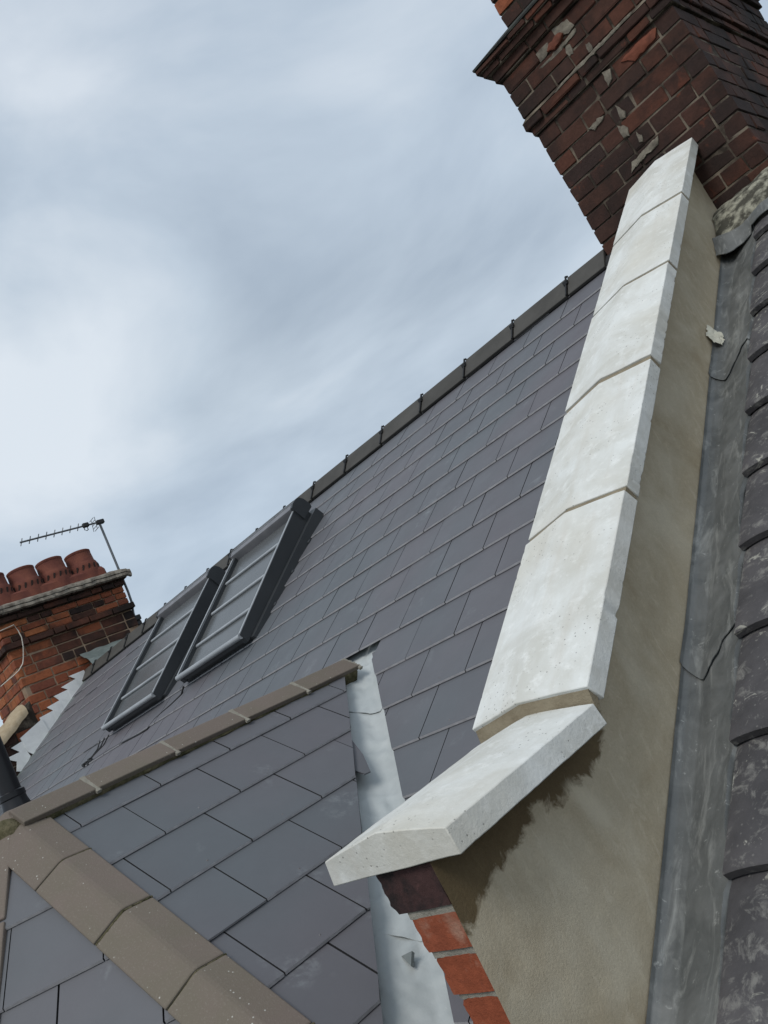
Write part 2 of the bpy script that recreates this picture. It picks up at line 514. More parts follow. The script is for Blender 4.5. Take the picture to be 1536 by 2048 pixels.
def frame(o, ex, ey, ez):
    o, ex, ey, ez = map(Vector, (o, ex, ey, ez))
    return Matrix(((ex.x, ey.x, ez.x, o.x), (ex.y, ey.y, ez.y, o.y), (ex.z, ey.z, ez.z, o.z), (0, 0, 0, 1)))

def clip(poly, a, b, c):
    """keep the part of a polygon with a*u+b*v+c >= 0"""
    outp = []
    for i in range(len(poly)):
        p, q = poly[i], poly[(i + 1) % len(poly)]
        dp, dq = a * p[0] + b * p[1] + c, a * q[0] + b * q[1] + c
        if dp >= 0: outp.append(p)
        if (dp >= 0) != (dq >= 0):
            t = dp / (dp - dq); outp.append((p[0] + (q[0] - p[0]) * t, p[1] + (q[1] - p[1]) * t))
    return outp

def area(poly):
    return abs(sum(poly[i][0] * poly[(i + 1) % len(poly)][1] - poly[(i + 1) % len(poly)][0] * poly[i][1] for i in range(len(poly)))) / 2

def half(p, q, keep):
    """half plane through p,q keeping the side of point keep"""
    a, b = -(q[1] - p[1]), q[0] - p[0]; c = -(a * p[0] + b * p[1])
    if a * keep[0] + b * keep[1] + c < 0: a, b, c = -a, -b, -c
    return a, b, c

# ------------------------------------------------------------------ ground
gv, gf = box_vf(-900, 900, -900, 900, -9.6, -9.5)
g = place('ground', mesh('ground', gv, gf, M_GROUND)); g['kind'] = 'structure'

# ------------------------------------------------------------------ roof planes
PM, PB = 0.576323, 0.622093
G = 0.2386; GB = 0.2355; SW = 0.300
P0 = Vector((-2.1643, 2.5468, -0.0300)); Q0 = Vector((-3.0951, 1.4978, 0.1056))
XV = Vector((1, 0, 0)); YV = Vector((0, 1, 0)); ZV = Vector((0, 0, 1))
SM = Vector((0, math.cos(PM), math.sin(PM))); NM = Vector((0, -math.sin(PM), math.cos(PM)))
SB = Vector((-math.cos(PB), 0, math.sin(PB))); NB = Vector((math.sin(PB), 0, math.cos(PB)))
MAIN = frame(P0, XV, SM, NM)
BAY = frame(Q0, YV, SB, NB)
TM, TB = math.tan(PM), math.tan(PB)
def main_z(y): return P0.z + (y - P0.y) * TM
def bay_z(x): return Q0.z + (Q0.x - x) * TB

TH = 0.0070; TAIL = 0.0265; LEN = 0.60
FULL = {}
def edged(me, up, tdir=None):
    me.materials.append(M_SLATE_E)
    me.materials.append(M_DECK_SHADE)
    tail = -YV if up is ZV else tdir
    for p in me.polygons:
        if abs(p.normal.dot(up)) < .8: p.material_index = 1 if p.normal.dot(tail) > .7 else 2  # tails get the painted highlight, sides the painted shade of the gaps
    return me
def slate_vf(poly):
    v0 = min(p[1] for p in poly) if False else 0.0
    def h(v): return TAIL * (1 - v / LEN)
    n = len(poly)
    vs = [(u, v, h(v)) for u, v in poly] + [(u, v + (.0034 if abs(v) < 1e-3 else 0), h(v) + TH) for u, v in [(p[0], p[1]) for p in poly]]
    fs = [tuple(range(n - 1, -1, -1)), tuple(range(n, 2 * n))]
    fs += [(i, (i + 1) % n, n + (i + 1) % n, n + i) for i in range(n)]
    return vs, fs

def lay_slates(parent, FR, tails, joint, ulo, uhi, gauge, clips, stuff_test=None, skip=None, mat=None, rivets=True, L=0.43):
    """tails: list of tail indices (v = t*gauge); joint(t): u offset of the perpends"""
    mat = mat or M_SLATE
    stuff = MB(); rv = MB(); n = 0
    for t in tails:
        off = joint(t)
        k0 = math.floor((ulo - off) / SW) - 1; k1 = math.ceil((uhi - off) / SW) + 1
        for k in range(k0, k1):
            u0, v0 = off + k * SW, t * gauge
            du, dv = random.uniform(-.0012, .0012), random.uniform(-.0012, .0012)
            poly = [(u0 + .0025 + du, v0 + dv), (u0 + SW - .0025 + du, v0 + dv), (u0 + SW - .0025 + du, v0 + L), (u0 + .0025 + du, v0 + L)]
            full = True
            for f in clips(u0, v0):
                q = clip(poly, *f)
                if len(q) != 4 or area(q) < area(poly) - 1e-6: full = False
                poly = q
                if len(poly) < 3: break
            if len(poly) < 3 or area(poly) < .004: continue
            vis = [p for p in poly if p[1] < v0 + gauge]
            if not vis: continue
            if skip and skip(u0, v0): continue
            tilt = Matrix.Rotation(random.uniform(-.0022, .0022), 4, 'X') @ Matrix.Rotation(random.uniform(-.0022, .0022), 4, 'Y')
            O = Matrix.Translation((u0, v0, random.uniform(0, .0006)))
            loc = [(u - u0, v - v0) for u, v in poly]
            if stuff_test and stuff_test(u0, v0):
                stuff.add(*slate_vf(loc), FR @ O @ tilt)
            else:
                if full:
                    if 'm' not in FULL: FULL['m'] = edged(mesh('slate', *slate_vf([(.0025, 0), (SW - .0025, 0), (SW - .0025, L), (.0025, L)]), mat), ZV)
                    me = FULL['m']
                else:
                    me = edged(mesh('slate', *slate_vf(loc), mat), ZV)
                place('slate', me, parent, FR @ O @ tilt); n += 1
            if rivets and full:
                vs = []; c = (u0 + SW / 2, v0 + .028)
                zt = TAIL * (1 - .028 / LEN) + TH
                ring = [(c[0] + .0055 * math.cos(a * math.pi / 3), c[1] + .0055 * math.sin(a * math.pi / 3), zt - .001) for a in range(6)]
                rv.add(ring + [(c[0], c[1], zt + .004)], [(a, (a + 1) % 6, 6) for a in range(6)], FR)
    if stuff.v:
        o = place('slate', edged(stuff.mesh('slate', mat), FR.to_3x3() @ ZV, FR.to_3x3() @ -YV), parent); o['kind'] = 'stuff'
    if rv.v:
        o = place('rivet', rv.mesh('rivet', M_COPPER), parent); o['kind'] = 'stuff'
    return n

# ------------------------------------------------------------------ main roof
roof = empty('main_roof', (-5.2, 2.6, 0.0), 'long purple-grey slate roof slope with a grey ridge, holding the two roof windows', 'roof')
# valley, right hand slate edge in plan: x + y*a = ...
VE = [(-2.985, 2.735), (-1.81, 1.40)]       # (x, y) of the cut slate edge on the main slope
def uvm(x, y): return (x - P0.x, (y - P0.y) / math.cos(PM))
ve0, ve1 = uvm(*VE[0]), uvm(*VE[1])
VHALF = half(ve0, ve1, (0.5, 0.5))
def main_clips(u0, v0):
    x = u0 + P0.x
    c = [(-1, 0, -1.60 - P0.x), (1, 0, 9.80 + P0.x), (0, -1, 2.695)]
    if x + SW > -3.06 and v0 < 0.2: c.append(VHALF)
    return c
def main_skip(u0, v0):
    x, y = u0 + P0.x + SW / 2, P0.y + (v0 + .15) * math.cos(PM)
    z = main_z(y)
    # hidden below the bay roof
    zb = bay_z(x) if x > -3.07 else Q0.z + .015 - (-3.07 - x) * TB
    if x < -2.95 and z < zb - .03: return True
    return False
lay_slates(roof, MAIN, list(range(-8, 12)), lambda t: 0.0 if t % 2 else 0.5 * SW, -7.7, 0.6, G, main_clips,
           stuff_test=lambda u, v: (u + P0.x < -6.4) or (v < -.3 and u + P0.x < -3.2), skip=main_skip)
# dark boarding under the slates
MID = MB()
dv = [(-9.95, -1.8), (-1.60, -1.8), (-1.60, 2.72), (-9.95, 2.72)]
vs = [MAIN @ Vector((x - P0.x, v, -.075)) for x, v in dv] + [MAIN @ Vector((x - P0.x, v, -.10)) for x, v in dv]
place('roof_deck', mesh('roof_deck', vs, [(0, 1, 2, 3), (7, 6, 5, 4), (0, 4, 5, 1), (1, 5, 6, 2), (2, 6, 7, 3), (3, 7, 4, 0)], M_DECK_SHADE), roof)
# the far side of the ridge
vs = [Vector((x, y, z)) for x in (-9.9, -1.9) for y, z in ((4.84, 1.46), (7.6, -.35), (7.6, -.38), (4.84, 1.43))]
place('rear_slope', mesh('rear_slope', vs, [(0, 1, 2, 3), (7, 6, 5, 4), (0, 4, 5, 1), (1, 5, 6, 2), (2, 6, 7, 3), (3, 7, 4, 0)], M_SLATE), roof)

def vee(p0, p1, a, b, wa, wb, th, mat, name, parent, lift0=0.0, soft=0.004):
    """angled ridge tile: crest from p0 to p1, wings along unit vectors a and b"""
    p0, p1, a, b = Vector(p0), Vector(p1), Vector(a).normalized(), Vector(b).normalized()
    t = (p1 - p0).normalized()
    na = a.cross(t); na = na if na.z > 0 else -na
    nb = b.cross(t); nb = nb if nb.z > 0 else -nb
    inn = -(na + nb).normalized() * th / max(.3, (na + nb).normalized().dot(na))
    cr = [a * .012, b * .012]
    sec = [a * wa, cr[0], (a + b) * .0035, cr[1], b * wb, b * wb - nb * th, inn + (a + b) * .0035, a * wa - na * th]
    vs = []; 
    for p in (p0, p1):
        vs += [p + s for s in sec]
    n = len(sec)
    fs = [(i, (i + 1) % n, n + (i + 1) % n, n + i) for i in range(n)] + [tuple(range(n - 1, -1, -1)), tuple(range(n, 2 * n))]
    me = mesh(name, vs, fs, mat)
    o = place(name, me, parent)
    bv = o.modifiers.new('edge', 'BEVEL'); bv.width = soft; bv.segments = 2; bv.limit_method = 'ANGLE'; bv.angle_limit = math.radians(50)
    return o

RC = Vector((-2.301, 4.8187, 1.5582)); RL = 0.450
wa = Vector((0, -.66, -.75)); wb = Vector((0, .66, -.75))
for k in range(-1, 17):
    x1 = RC.x - RL * k - .006; x0 = x1 - RL + .012
    x1 = min(x1, -2.02); x0 = max(x0, -9.84)
    if x1 - x0 < .06: continue
    j = random.uniform(-.003, .003)
    t = vee((x0, RC.y, RC.z + j), (x1, RC.y, RC.z + j + random.uniform(-.003, .003)), wa, wb, .165, .165, .02, M_RIDGE, 'ridge_tile', roof)
    if k >= 0:
        # black union clip over the joint
        c = MB(); xc = RC.x - RL * k
        sec = [Vector((0, RC.y, RC.z)) + wa.normalized() * d + Vector((0, -.75, .66)) * .007 for d in (.168, .12, .06, .0)]
        for i in range(3):
            p, q = sec[i], sec[i + 1]
            m_ = (p + q) / 2
            c.add(*tube_vf([Vector((xc, p.y, p.z)), Vector((xc, q.y, q.z))], .0065, 6))
        c.add(*tube_vf([Vector((xc, RC.y, RC.z - .004)), Vector((xc, RC.y - .002, RC.z + .006))], .012, 8))
        c.add(*rbox_vf(xc - .016, xc + .016, sec[2].y - .014, sec[2].y + .012, sec[2].z - .012, sec[2].z + .014, .004))
        place('ridge_clip', c.mesh('ridge_clip', M_CLIP), t)
# dry ridge roll under the tiles
sec = [(4.742, 1.35), (4.728, 1.41), (4.742, 1.455), (4.80, 1.50), (4.86, 1.45), (4.86, 1.35)]
vs, fs = prism_vf(sec, [lambda a, b: Vector((-9.84, a, b)), lambda a, b: Vector((-1.95, a, b))])
place('ridge_roll', mesh('ridge_roll', vs, fs, M_DECK_SHADE), roof)

# ------------------------------------------------------------------ bay roof
bay = empty('bay_roof', (-2.9, 1.3, -0.6), 'small slate roof of the bay with brown hip tiles, at the bottom left', 'roof')
BV0 = (2.571 - Q0.y, (-3.039 - Q0.x) / -math.cos(PB)); BV1 = (1.282 - Q0.y, (-1.941 - Q0.x) / -math.cos(PB))
# hip line on the bay slope: y about 1.08
HP = Vector((1, -.02, -.72)).normalized()
bay_half = half(BV0, BV1, (-.5, -.2))
def bay_clips(u0, v0):
    return [(0, -1, -.005), (1, 0.02, -(1.085 - Q0.y)), bay_half]
lay_slates(bay, BAY, [-m for m in range(1, 11)], lambda t: 0.5 * SW if t % 2 == 0 else 0.0, -.6, 1.4, GB, bay_clips)
# canted face
H0 = Vector((-3.03, 1.06, .06)); CC = Vector((.75, .66, 0)).normalized()
CN = Vector((1, -.02, -.72)).cross(CC).normalized()
if CN.z < 0: CN = -CN
CU = CN.cross(CC)
if CU.z < 0: CU = -CU
CANT = frame(H0, CC, CU, CN)
hipu = .747
def cant_clips(u0, v0):
    return [(1, 0, .05), half((0, 0), (hipu, -1), (0, -1))]
lay_slates(bay, Matrix.Translation(CANT @ Vector((0, 0.127, 0)) - H0) @ CANT, [-m for m in range(1, 10)],
           lambda t: .187 if t % 2 == 0 else .026, -.1, 2.0, .2355, lambda u0, v0: [(1, 0, .05), half((0, -.127), (hipu, -1.127), (0, -1))])
# boarding: right slope, canted face, front and left slopes
def slab(name, pts, nrm, mat, parent, th=.02, off=.006):
    nrm = Vector(nrm).normalized()
    n = len(pts); top = [Vector(p) - nrm * off for p in pts]; bot = [p - nrm * th for p in top]
    fs = [tuple(range(n)), tuple(range(2 * n - 1, n - 1, -1))] + [(i, (i + 1) % n, n + (i + 1) % n, n + i) for i in range(n)]
    return place(name, mesh(name, top + bot, fs, mat), parent)
zb = -1.55
def hipend(t): return H0 + HP * t
slab('bay_deck', [(-3.08, 1.06, bay_z(-3.08)), (-3.08, 2.74, bay_z(-3.08)), (-1.70, 1.12, bay_z(-1.70)), (-1.70, 1.04, bay_z(-1.70))], NB, M_DECK_SHADE, bay, off=.075)
slab('bay_deck', [H0, H0 + HP * 2.2, H0 - CU * 2.18], CN, M_DECK_SHADE, bay, off=.03)
lh = -CU                                             # left hip runs straight down the canted face
FN = Vector((0, -.82, .57))
A_ = H0 + lh * 2.2
slab('front_slope', [H0, A_, A_ + Vector((-1.8, 0, 0)), H0 + Vector((-.08, 0, 0))], FN, M_SLATE, bay, off=.02)
slab('left_slope', [(-3.08, 1.06, .06), (-3.08, 2.74, .06), (-4.9, 2.74, -1.25), (-4.9, .9, -1.25)], (-math.sin(PB), 0, math.cos(PB)), M_SLATE, bay, off=.02)

# small ridge
ca, sa = math.cos(PB), math.sin(PB)
ys = [1.06, 1.325, 1.642, 1.964, 2.286, 2.60]
def rcz(y): return .143 - .020 * (y - 1.06) / 1.5
RX_ = -3.037
for i in range(5):
    vee((RX_, ys[i] + .004 + (.005 if i == 0 else 0), rcz(ys[i])), (RX_, ys[i + 1] - .004, rcz(ys[i + 1]) + random.uniform(-.002, .002)), (ca, 0, -sa), (-ca, 0, -sa), .102, .102, .020, M_HIP, 'ridge_tile', bay)
# lump of bedding under the mitre where ridge and hips meet
lv, lf = rbox_vf(-3.10, -2.985, 1.00, 1.10, .0, .118, .035, .006)
place('mortar_bed', mesh('mortar_bed', lv, lf, M_BED, 60), bay)
# right hand hip
HC0 = Vector((-3.055, 1.071, .124)); HC1 = Vector((-2.23, 1.055, -.468)); HD = (HC1 - HC0).normalized()
def hx(x): return HC0 + HD * ((x - HC0.x) / HD.x)
wbp = Vector((0.0, 1, -.10)); 
wcp = HD.cross(CN).normalized()
if wcp.dot(CU) > 0: wcp = -wcp
if wcp.y > 0: wcp = -wcp
xs = [-3.075, -2.774, -2.514, -2.248, -1.985, -1.72, -1.455]
for i in range(6):
    d = .008 * (1 if i % 2 else .6)
    vee(hx(xs[i] + .0025) + CN * (.012 + .004 * (i % 2)), hx(xs[i + 1] - .0035) + CN * .013, wbp, wcp + CN * .03, .092, .105, .024, M_HIP, 'hip_tile', bay, soft=.005)
# left hand hip
LC = H0 - CC * .075 + CN * .045
wl_b = (Vector((-1, 0, 0)) * .75 + FN.cross(lh).normalized() * 0).normalized()
wl_b = Vector((-1, -.12, -.62)).normalized()
wl_b = (wl_b - lh * wl_b.dot(lh)).normalized()
for i in range(6):
    t0, t1 = -.01 + i * .325, -.01 + (i + 1) * .325
    vee(LC + lh * (t0 + .004), LC + lh * (t1 - .004), CC - CN * .05, wl_b, .088, .10, .024, M_HIP, 'hip_tile', bay, soft=.005)
def ragged_bar(name, p0, p1, up, outv, h, w, parent, mat, n=60, amp=.35):
    """irregular strip of bedding mortar between two points"""
    p0, p1, up, outv = map(Vector, (p0, p1, up, outv))
    secs = []
    for i in range(n + 1):
        t = i / n; p = p0.lerp(p1, t)
        k = 1 + amp * nz((t * 14, p0.x * 3, 1)) + amp * .6 * nz((t * 45, p0.y, 4))
        k2 = 1 + amp * nz((t * 17, 7, p0.z)) + amp * .8 * nz((t * 60, 2, 4))
        secs.append((p, k, k2))
    vs = []; fs = []
    for p, k, k2 in secs:
        vs += [p, p + outv * w * k2 * .6 + up * h * .1, p + outv * w * k2, p + outv * w * .7 * k - up * h * .9 * k, p - up * h * k]
    m_ = 5
    for i in range(n):
        for j in range(m_):
            q = (j + 1) % m_
            fs.append((i * m_ + j, i * m_ + q, (i + 1) * m_ + q, (i + 1) * m_ + j))
    fs += [tuple(range(m_ - 1, -1, -1)), tuple(n * m_ + j for j in range(m_))]
    return place(name, mesh(name, vs, fs, mat, 60), parent)
ragged_bar('mortar_bed', Vector((RX_, 1.14, rcz(1.1))) + Vector((ca, 0, -sa)) * .088 - NB * .021, Vector((RX_, 2.58, rcz(2.58))) + Vector((ca, 0, -sa)) * .088 - NB * .021, NB, SB * -1, .060, .018, bay, M_BED, 150)
vee((RX_, 1.075, rcz(1.03) - .018), (RX_, 2.57, rcz(2.57) - .018), (ca, 0, -sa), (-ca, 0, -sa), .09, .09, .02, M_BED, 'mortar_core', bay)
for i in range(5):
    q = ys[i + 1] - .01 if i < 4 else 2.585
    ragged_bar('mortar_joint', (RX_ + .002, q, rcz(q) - .002), Vector((RX_, q, rcz(q))) + Vector((ca, 0, -sa)) * .115 - NB * .004, NB, YV, .01, .02, bay, M_MORTAR_G, 14, .6)
vee(hx(-3.02) + CN * .006, hx(-1.47) + CN * .006, wbp, wcp + CN * .03, .090, .1035, .06, M_DECK_SHADE, 'mortar_core', bay)
vee(LC + lh * .03 - CN * .016, LC + lh * 1.95 - CN * .016, CC - CN * .12, wl_b, .08, .09, .02, M_BED, 'mortar_core', bay)
wch = (wcp + CN * .03).normalized()
ragged_bar('mortar_bed', hx(-3.0) + wch * .094 - CN * .010, hx(-1.46) + wch * .094 - CN * .010, CN, wch, .022, .013, bay, M_BED, 120)
ragged_bar('mortar_bed', LC + lh * .05 + CC * .078 - CN * .032, LC + lh * 1.9 + CC * .078 - CN * .032, CN, CC, .025, .018, bay, M_BED, 90)
for i in range(1, 6):
    p = hx(xs[i])
    ragged_bar('mortar_joint', p + CN * .012, p + wch * .103 + CN * .011, CN, HD, .016, .007, bay, M_BED, 26, .9)
    ragged_bar('mortar_joint', p + CN * .012, p + Vector((0, .090, -.006)) + CN * .010, NB, HD, .016, .006, bay, M_BED, 26, .9)

# valley lining: two folded lead sheets lapped down the valley
def valley_c(y):
    z = main_z(y); x = Q0.x - (z - Q0.z) / TB
    return Vector((x, y, z))
vs_pairs = [(2.92, 2.44, 0), (2.46, 1.60, 1), (1.62, .98, 2)]
vdir = (valley_c(1.0) - valley_c(2.7)).normalized()
left_d = (Vector((-3.039, 2.571, bay_z(-3.039))) - valley_c(2.571))
for ya, yb, kk in vs_pairs:
    def fn(u, v, ya=ya, yb=yb, kk=kk):
        y = ya + (yb - ya) * v
        c = valley_c(y)
        # across: -1 (under the bay slates) .. 0 crease .. +1 (under the main slates)
        s = (u - .5) * 2
        lap = .05 * (1 - abs(s)) * (v > .97)
        if s < 0:
            d = Vector((-.75, -.66, 0)) * .19; d.z = -TB * d.x
            p = c + d * (-s)
            nrm = NB
        else:
            d = Vector((.75, .66, 0)) * .15; d.z = TM * d.y
            p = c + d * s
            nrm = NM
        sm_ = 1 - abs(s)
        p += ZV * (-.034 + .024 * max(0, min(1, (y - 2.5) / .15)) + .004 * (2 - kk) * (v > .5))
        p += nrm * (.008 * nz(p, 6) - .013 * abs(nz(p, 11)) + .002 * nz(p, 30) - .004 * abs(nz(p, 24))) + vdir * lap
        p += ZV * .02 * max(0, .12 - abs(s)) / .12 * .5
        p.z = min(p.z, main_z(p.y) - .012) if p.x < -3.06 or p.y > 2.72 else p.z
        return p
    o = place('lead_valley', mesh('lead_valley', *sheet_vf(34, 90 if kk else 50, fn, .002), M_LEAD_NEW, 40), bay)
# triangular lead tab and a dressed saddle at the head of the valley
tv = [Vector((-2.045, 1.492, -.700)), Vector((-2.005, 1.500, -.694)), Vector((-1.990, 1.466, -.716))]
tn = (tv[1] - tv[0]).cross(tv[2] - tv[0]).normalized(); tn = tn if tn.z > 0 else -tn
place('lead_tab', mesh('lead_tab', [p + tn * .018 for p in tv] + [p + tn * .008 for p in tv], [(0, 1, 2), (5, 4, 3), (0, 3, 4, 1), (1, 4, 5, 2), (2, 5, 3, 0)], M_TABS), bay)
# loose slate offcut lying on the valley
bp = [(-2.712, 2.172), (-2.600, 2.105), (-2.520, 2.036), (-2.522, 2.010), (-2.590, 1.992), (-2.72, 2.08)]
lo = [Vector((x, y, bay_z(x))) for x, y in bp]
lo = [p + NB * (.012 + .010 * i / 5) for i, p in enumerate(lo)]
so = place('slate_offcut', mesh('slate_offcut', lo + [p - NB * .005 for p in lo], [tuple(range(6)), tuple(range(11, 5, -1))] + [(i, (i + 1) % 6, 6 + (i + 1) % 6, 6 + i) for i in range(6)], M_SLATE))
so['label'] = 'small pointed slate offcut poking out over the pale lead valley'; so['category'] = 'slate'

# ------------------------------------------------------------------ parapet wall with coping
wall = empty('parapet_wall', (-1.5, 1.2, -1.2), 'rendered party wall capped with white cast stone coping, climbing to the chimney', 'wall')
XR = -1.390
def coping_pt(x, h, s):
    return P0 + SM * s + NM * h + XV * (x - P0.x)
PROF = [(-1.708, .187), (-1.708, .245), (-1.508, .275), (-1.300, .243), (-1.300, .187)]
def dens(prof, step=.035):
    outp = []
    for i in range(len(prof)):
        a, b = prof[i], prof[(i + 1) % len(prof)]
        n = max(1, int(math.hypot(b[0] - a[0], b[1] - a[1]) / step))
        for k in range(n): outp.append((a[0] + (b[0] - a[0]) * k / n, a[1] + (b[1] - a[1]) * k / n))
    return outp
def stone(name, prof, s0, s1, fn, parent, seed, rough=1.0):
    pr_ = dens(prof); n = len(pr_)
    cx = sum(p[0] for p in prof) / len(prof); cy = sum(p[1] for p in prof) / len(prof)
    L = abs(s1 - s0); ns = max(8, int(L / .012)); vs = []; fs = []
    for k in range(ns + 1):
        s = s0 + (s1 - s0) * k / ns
        for (x, h) in pr_:
            p = fn(x, h, s)
            a = .0016 * nz((p.x * 9 + seed, p.y * 9, p.z * 9)) + .0009 * nz((p.x * 30, p.y * 30 + seed, p.z * 30))
            corner = min(math.hypot(x - q[0], h - q[1]) for q in prof)
            low = min(math.hypot(x - q[0], h - q[1]) for q in (prof[0], prof[-1]))
            chip = 0
            if corner < .012:
                w = nz((p.x * 26, p.y * 26, seed)) * .5 + nz((p.x * 75, p.y * 75, seed)) * .5
                chip = max(0, w - .20) * (.018 if low < .012 else .009)
            d = Vector((cx - x, 0, 0)) * 0
            q = fn(x + (cx - x) * (chip / max(.05, math.hypot(cx - x, cy - h))), h + (cy - h) * (chip / max(.03, math.hypot(cx - x, cy - h))), s)
            vs.append(q + Vector((a, a * .5, a)) * rough)
    for k in range(ns):
        for i in range(n):
            j = (i + 1) % n
            fs.append((k * n + i, k * n + j, (k + 1) * n + j, (k + 1) * n + i))
    fs += [tuple(range(n - 1, -1, -1)), tuple(ns * n + i for i in range(n))]
    o = place(name, mesh(name, vs, fs, M_STONE, 28), parent)
    bv = o.modifiers.new('arris', 'BEVEL'); bv.width = .0025; bv.segments = 2; bv.limit_method = 'ANGLE'; bv.angle_limit = math.radians(38)
    return o
SJ = [-.782, -.040, .686, 1.416, 2.112, 2.80]
JW = [.0, .0130, .0140, .0135, .0125]
for i in range(5):
    dh = random.uniform(-.003, .003)
    stone('coping_stone', [(x + random.uniform(-.002, .002), h + dh) for x, h in PROF], SJ[i] + (JW[i] if i else .0), SJ[i + 1] - (JW[i + 1] if i < 4 else 0), coping_pt, wall, i * 7.3)
# mortar in the joints, slightly sunk
PIN = [(-1.702, .19), (-1.702, .239), (-1.508, .2685), (-1.306, .2375), (-1.306, .19)]
for i in range(1, 5):
    vs, fs = prism_vf(dens(PIN, .05), [lambda a, b, i=i: coping_pt(a, b, SJ[i] - .03), lambda a, b, i=i: coping_pt(a, b, SJ[i] + .03)])
    place('joint_mortar', mesh('joint_mortar', vs, fs, M_MORTAR_J), wall)
# kneeler
def kn_pt(x, h, s):        # s = y, h = z at the front; runs back nearly level
    return Vector((x, s, h + .034 * (s - 1.156)))
KP = [(-1.710, -.367), (-1.704, -.311), (-1.497, -.281), (-1.300, -.311), (-1.292, -.366)]
kn = stone('kneeler_stone', KP, 1.156, 1.745, kn_pt, wall, 51.0, 1.2)
# wedge of mortar between kneeler and the first coping stone
def wtop(a, b): return coping_pt(a, b, -.770)
def wbot(a, b):
    p = coping_pt(a, b, -.782)
    ridge = 1 - min(1, abs(a + 1.505) / .2)
    z = -.297 + .03 * ridge - .01
    return Vector((a, min(p.y, 1.80) - .0 if b < .2 else p.y - .008, min(p.z, z)))
PIW = [(-1.700, .200), (-1.700, .238), (-1.508, .268), (-1.308, .236), (-1.308, .200)]
vs, fs = prism_vf(dens(PIW, .04), [wtop, lambda a, b: coping_pt(a, b, -.784), wbot])
place('mortar_wedge', mesh('mortar_wedge', vs, fs, M_MORTAR_J), wall)

# rendered flank: fine grid carrying the damp stain under the kneeler
STAIN = [(1.09, -.30), (1.09, -.43), (1.123, -.45), (1.145, -.485), (1.171, -.503), (1.21, -.508), (1.27, -.494), (1.315, -.465), (1.357, -.445), (1.42, -.442), (1.479, -.436), (1.523, -.424), (1.60, -.425), (1.678, -.434), (1.72, -.440), (1.763, -.434), (1.80, -.415), (1.836, -.386), (1.87, -.33), (1.87, -.20), (1.2, -.2)]
DRIP = [(1.615, -.425), (1.645, -.42), (1.69, -.47), (1.715, -.53), (1.70, -.56), (1.672, -.545), (1.64, -.49)]
def sd_poly(p, poly):
    d = 1e9; ins = False; n = len(poly)
    for i in range(n):
        a, b = poly[i], poly[(i + 1) % n]
        ex, ey = b[0] - a[0], b[1] - a[1]
        t = max(0, min(1, ((p[0] - a[0]) * ex + (p[1] - a[1]) * ey) / (ex * ex + ey * ey)))
        d = min(d, math.hypot(p[0] - a[0] - ex * t, p[1] - a[1] - ey * t))
        if (a[1] > p[1]) != (b[1] > p[1]) and p[0] < (b[0] - a[0]) * (p[1] - a[1]) / (b[1] - a[1]) + a[0]: ins = not ins
    return -d if ins else d
rows = []
NY, NZ = 330, 60
vs = []; wet = []
def arris_y(z): return 1.163 + .03 * max(0, min(1, (-.36 - z) / .5)) + .004 * nz((1, 1, z), 11) + .002 * nz((4, 1, z), 40)
for j in range(NZ + 1):
    for i in range(NY + 1):
        t = i / NY
        y = 1.163 + (4.97 - 1.163) * (t ** 1.25)
        ztop = (-.364 + .034 * (y - 1.156)) if y < 1.745 else main_z(y) + .187 / math.cos(PM) - .0
        if 1.745 <= y < 1.80: ztop = -.30
        zbot = main_z(y) - .34 if y > 1.9 else min(main_z(y) - .34, -1.25)
        v = (j / NZ) ** 1.0
        z = ztop + (zbot - ztop) * v
        if i == 0: y = arris_y(z)
        x = XR + .0028 * nz((y * 3, z * 3, 5)) + .0012 * nz((y * 14, z * 14, 9))
        vs.append(Vector((x, y, z)))
        w = .5 - sd_poly((y, z), STAIN) * 9 if (y < 2.1) else 0
        w = max(0, min(1, w))
        dr = max(0, min(1, .5 - sd_poly((y, z), DRIP) * 40)) if (1.4 < y < 2) else 0
        wet.append((w * (1 - .0 * dr), dr * .55, 0, 1))
W = NY + 1; k = len(vs)
vs += [Vector((-1.56, v.y, v.z)) for v in vs[:k]]
fs = []
for j in range(NZ):
    for i in range(NY):
        a = j * W + i
        fs.append((a, a + 1, a + W + 1, a + W)); fs.append((k + a, k + a + W, k + a + W + 1, k + a + 1))
for j in range(NZ):
    a = j * W + NY; fs.append((a, k + a, k + a + W, a + W))
# front return of the render is only a lip; the brick end stands behind it
lipk = len(vs)
vs = vs[:k] + [Vector((v.x - .008, v.y + .006, v.z)) if (i % W == 0) else Vector((-1.545, max(v.y, 1.36), v.z)) for i, v in enumerate(vs[:k])]
for j in range(NZ):
    a = j * W; fs.append((a, a + W, k + a + W, k + a))
for i in range(NY):
    fs.append((i, k + i, k + i + 1, i + 1)); a = NZ * W + i; fs.append((a, a + 1, k + a + 1, k + a))
me = mesh('render_coat', vs, fs, M_RENDER, 50)
ca_ = me.color_attributes.new('wet', 'FLOAT_COLOR', 'POINT')
for i in range(k):
    ca_.data[i].color = wet[i]; ca_.data[k + i].color = wet[i]
place('render_coat', me, wall)
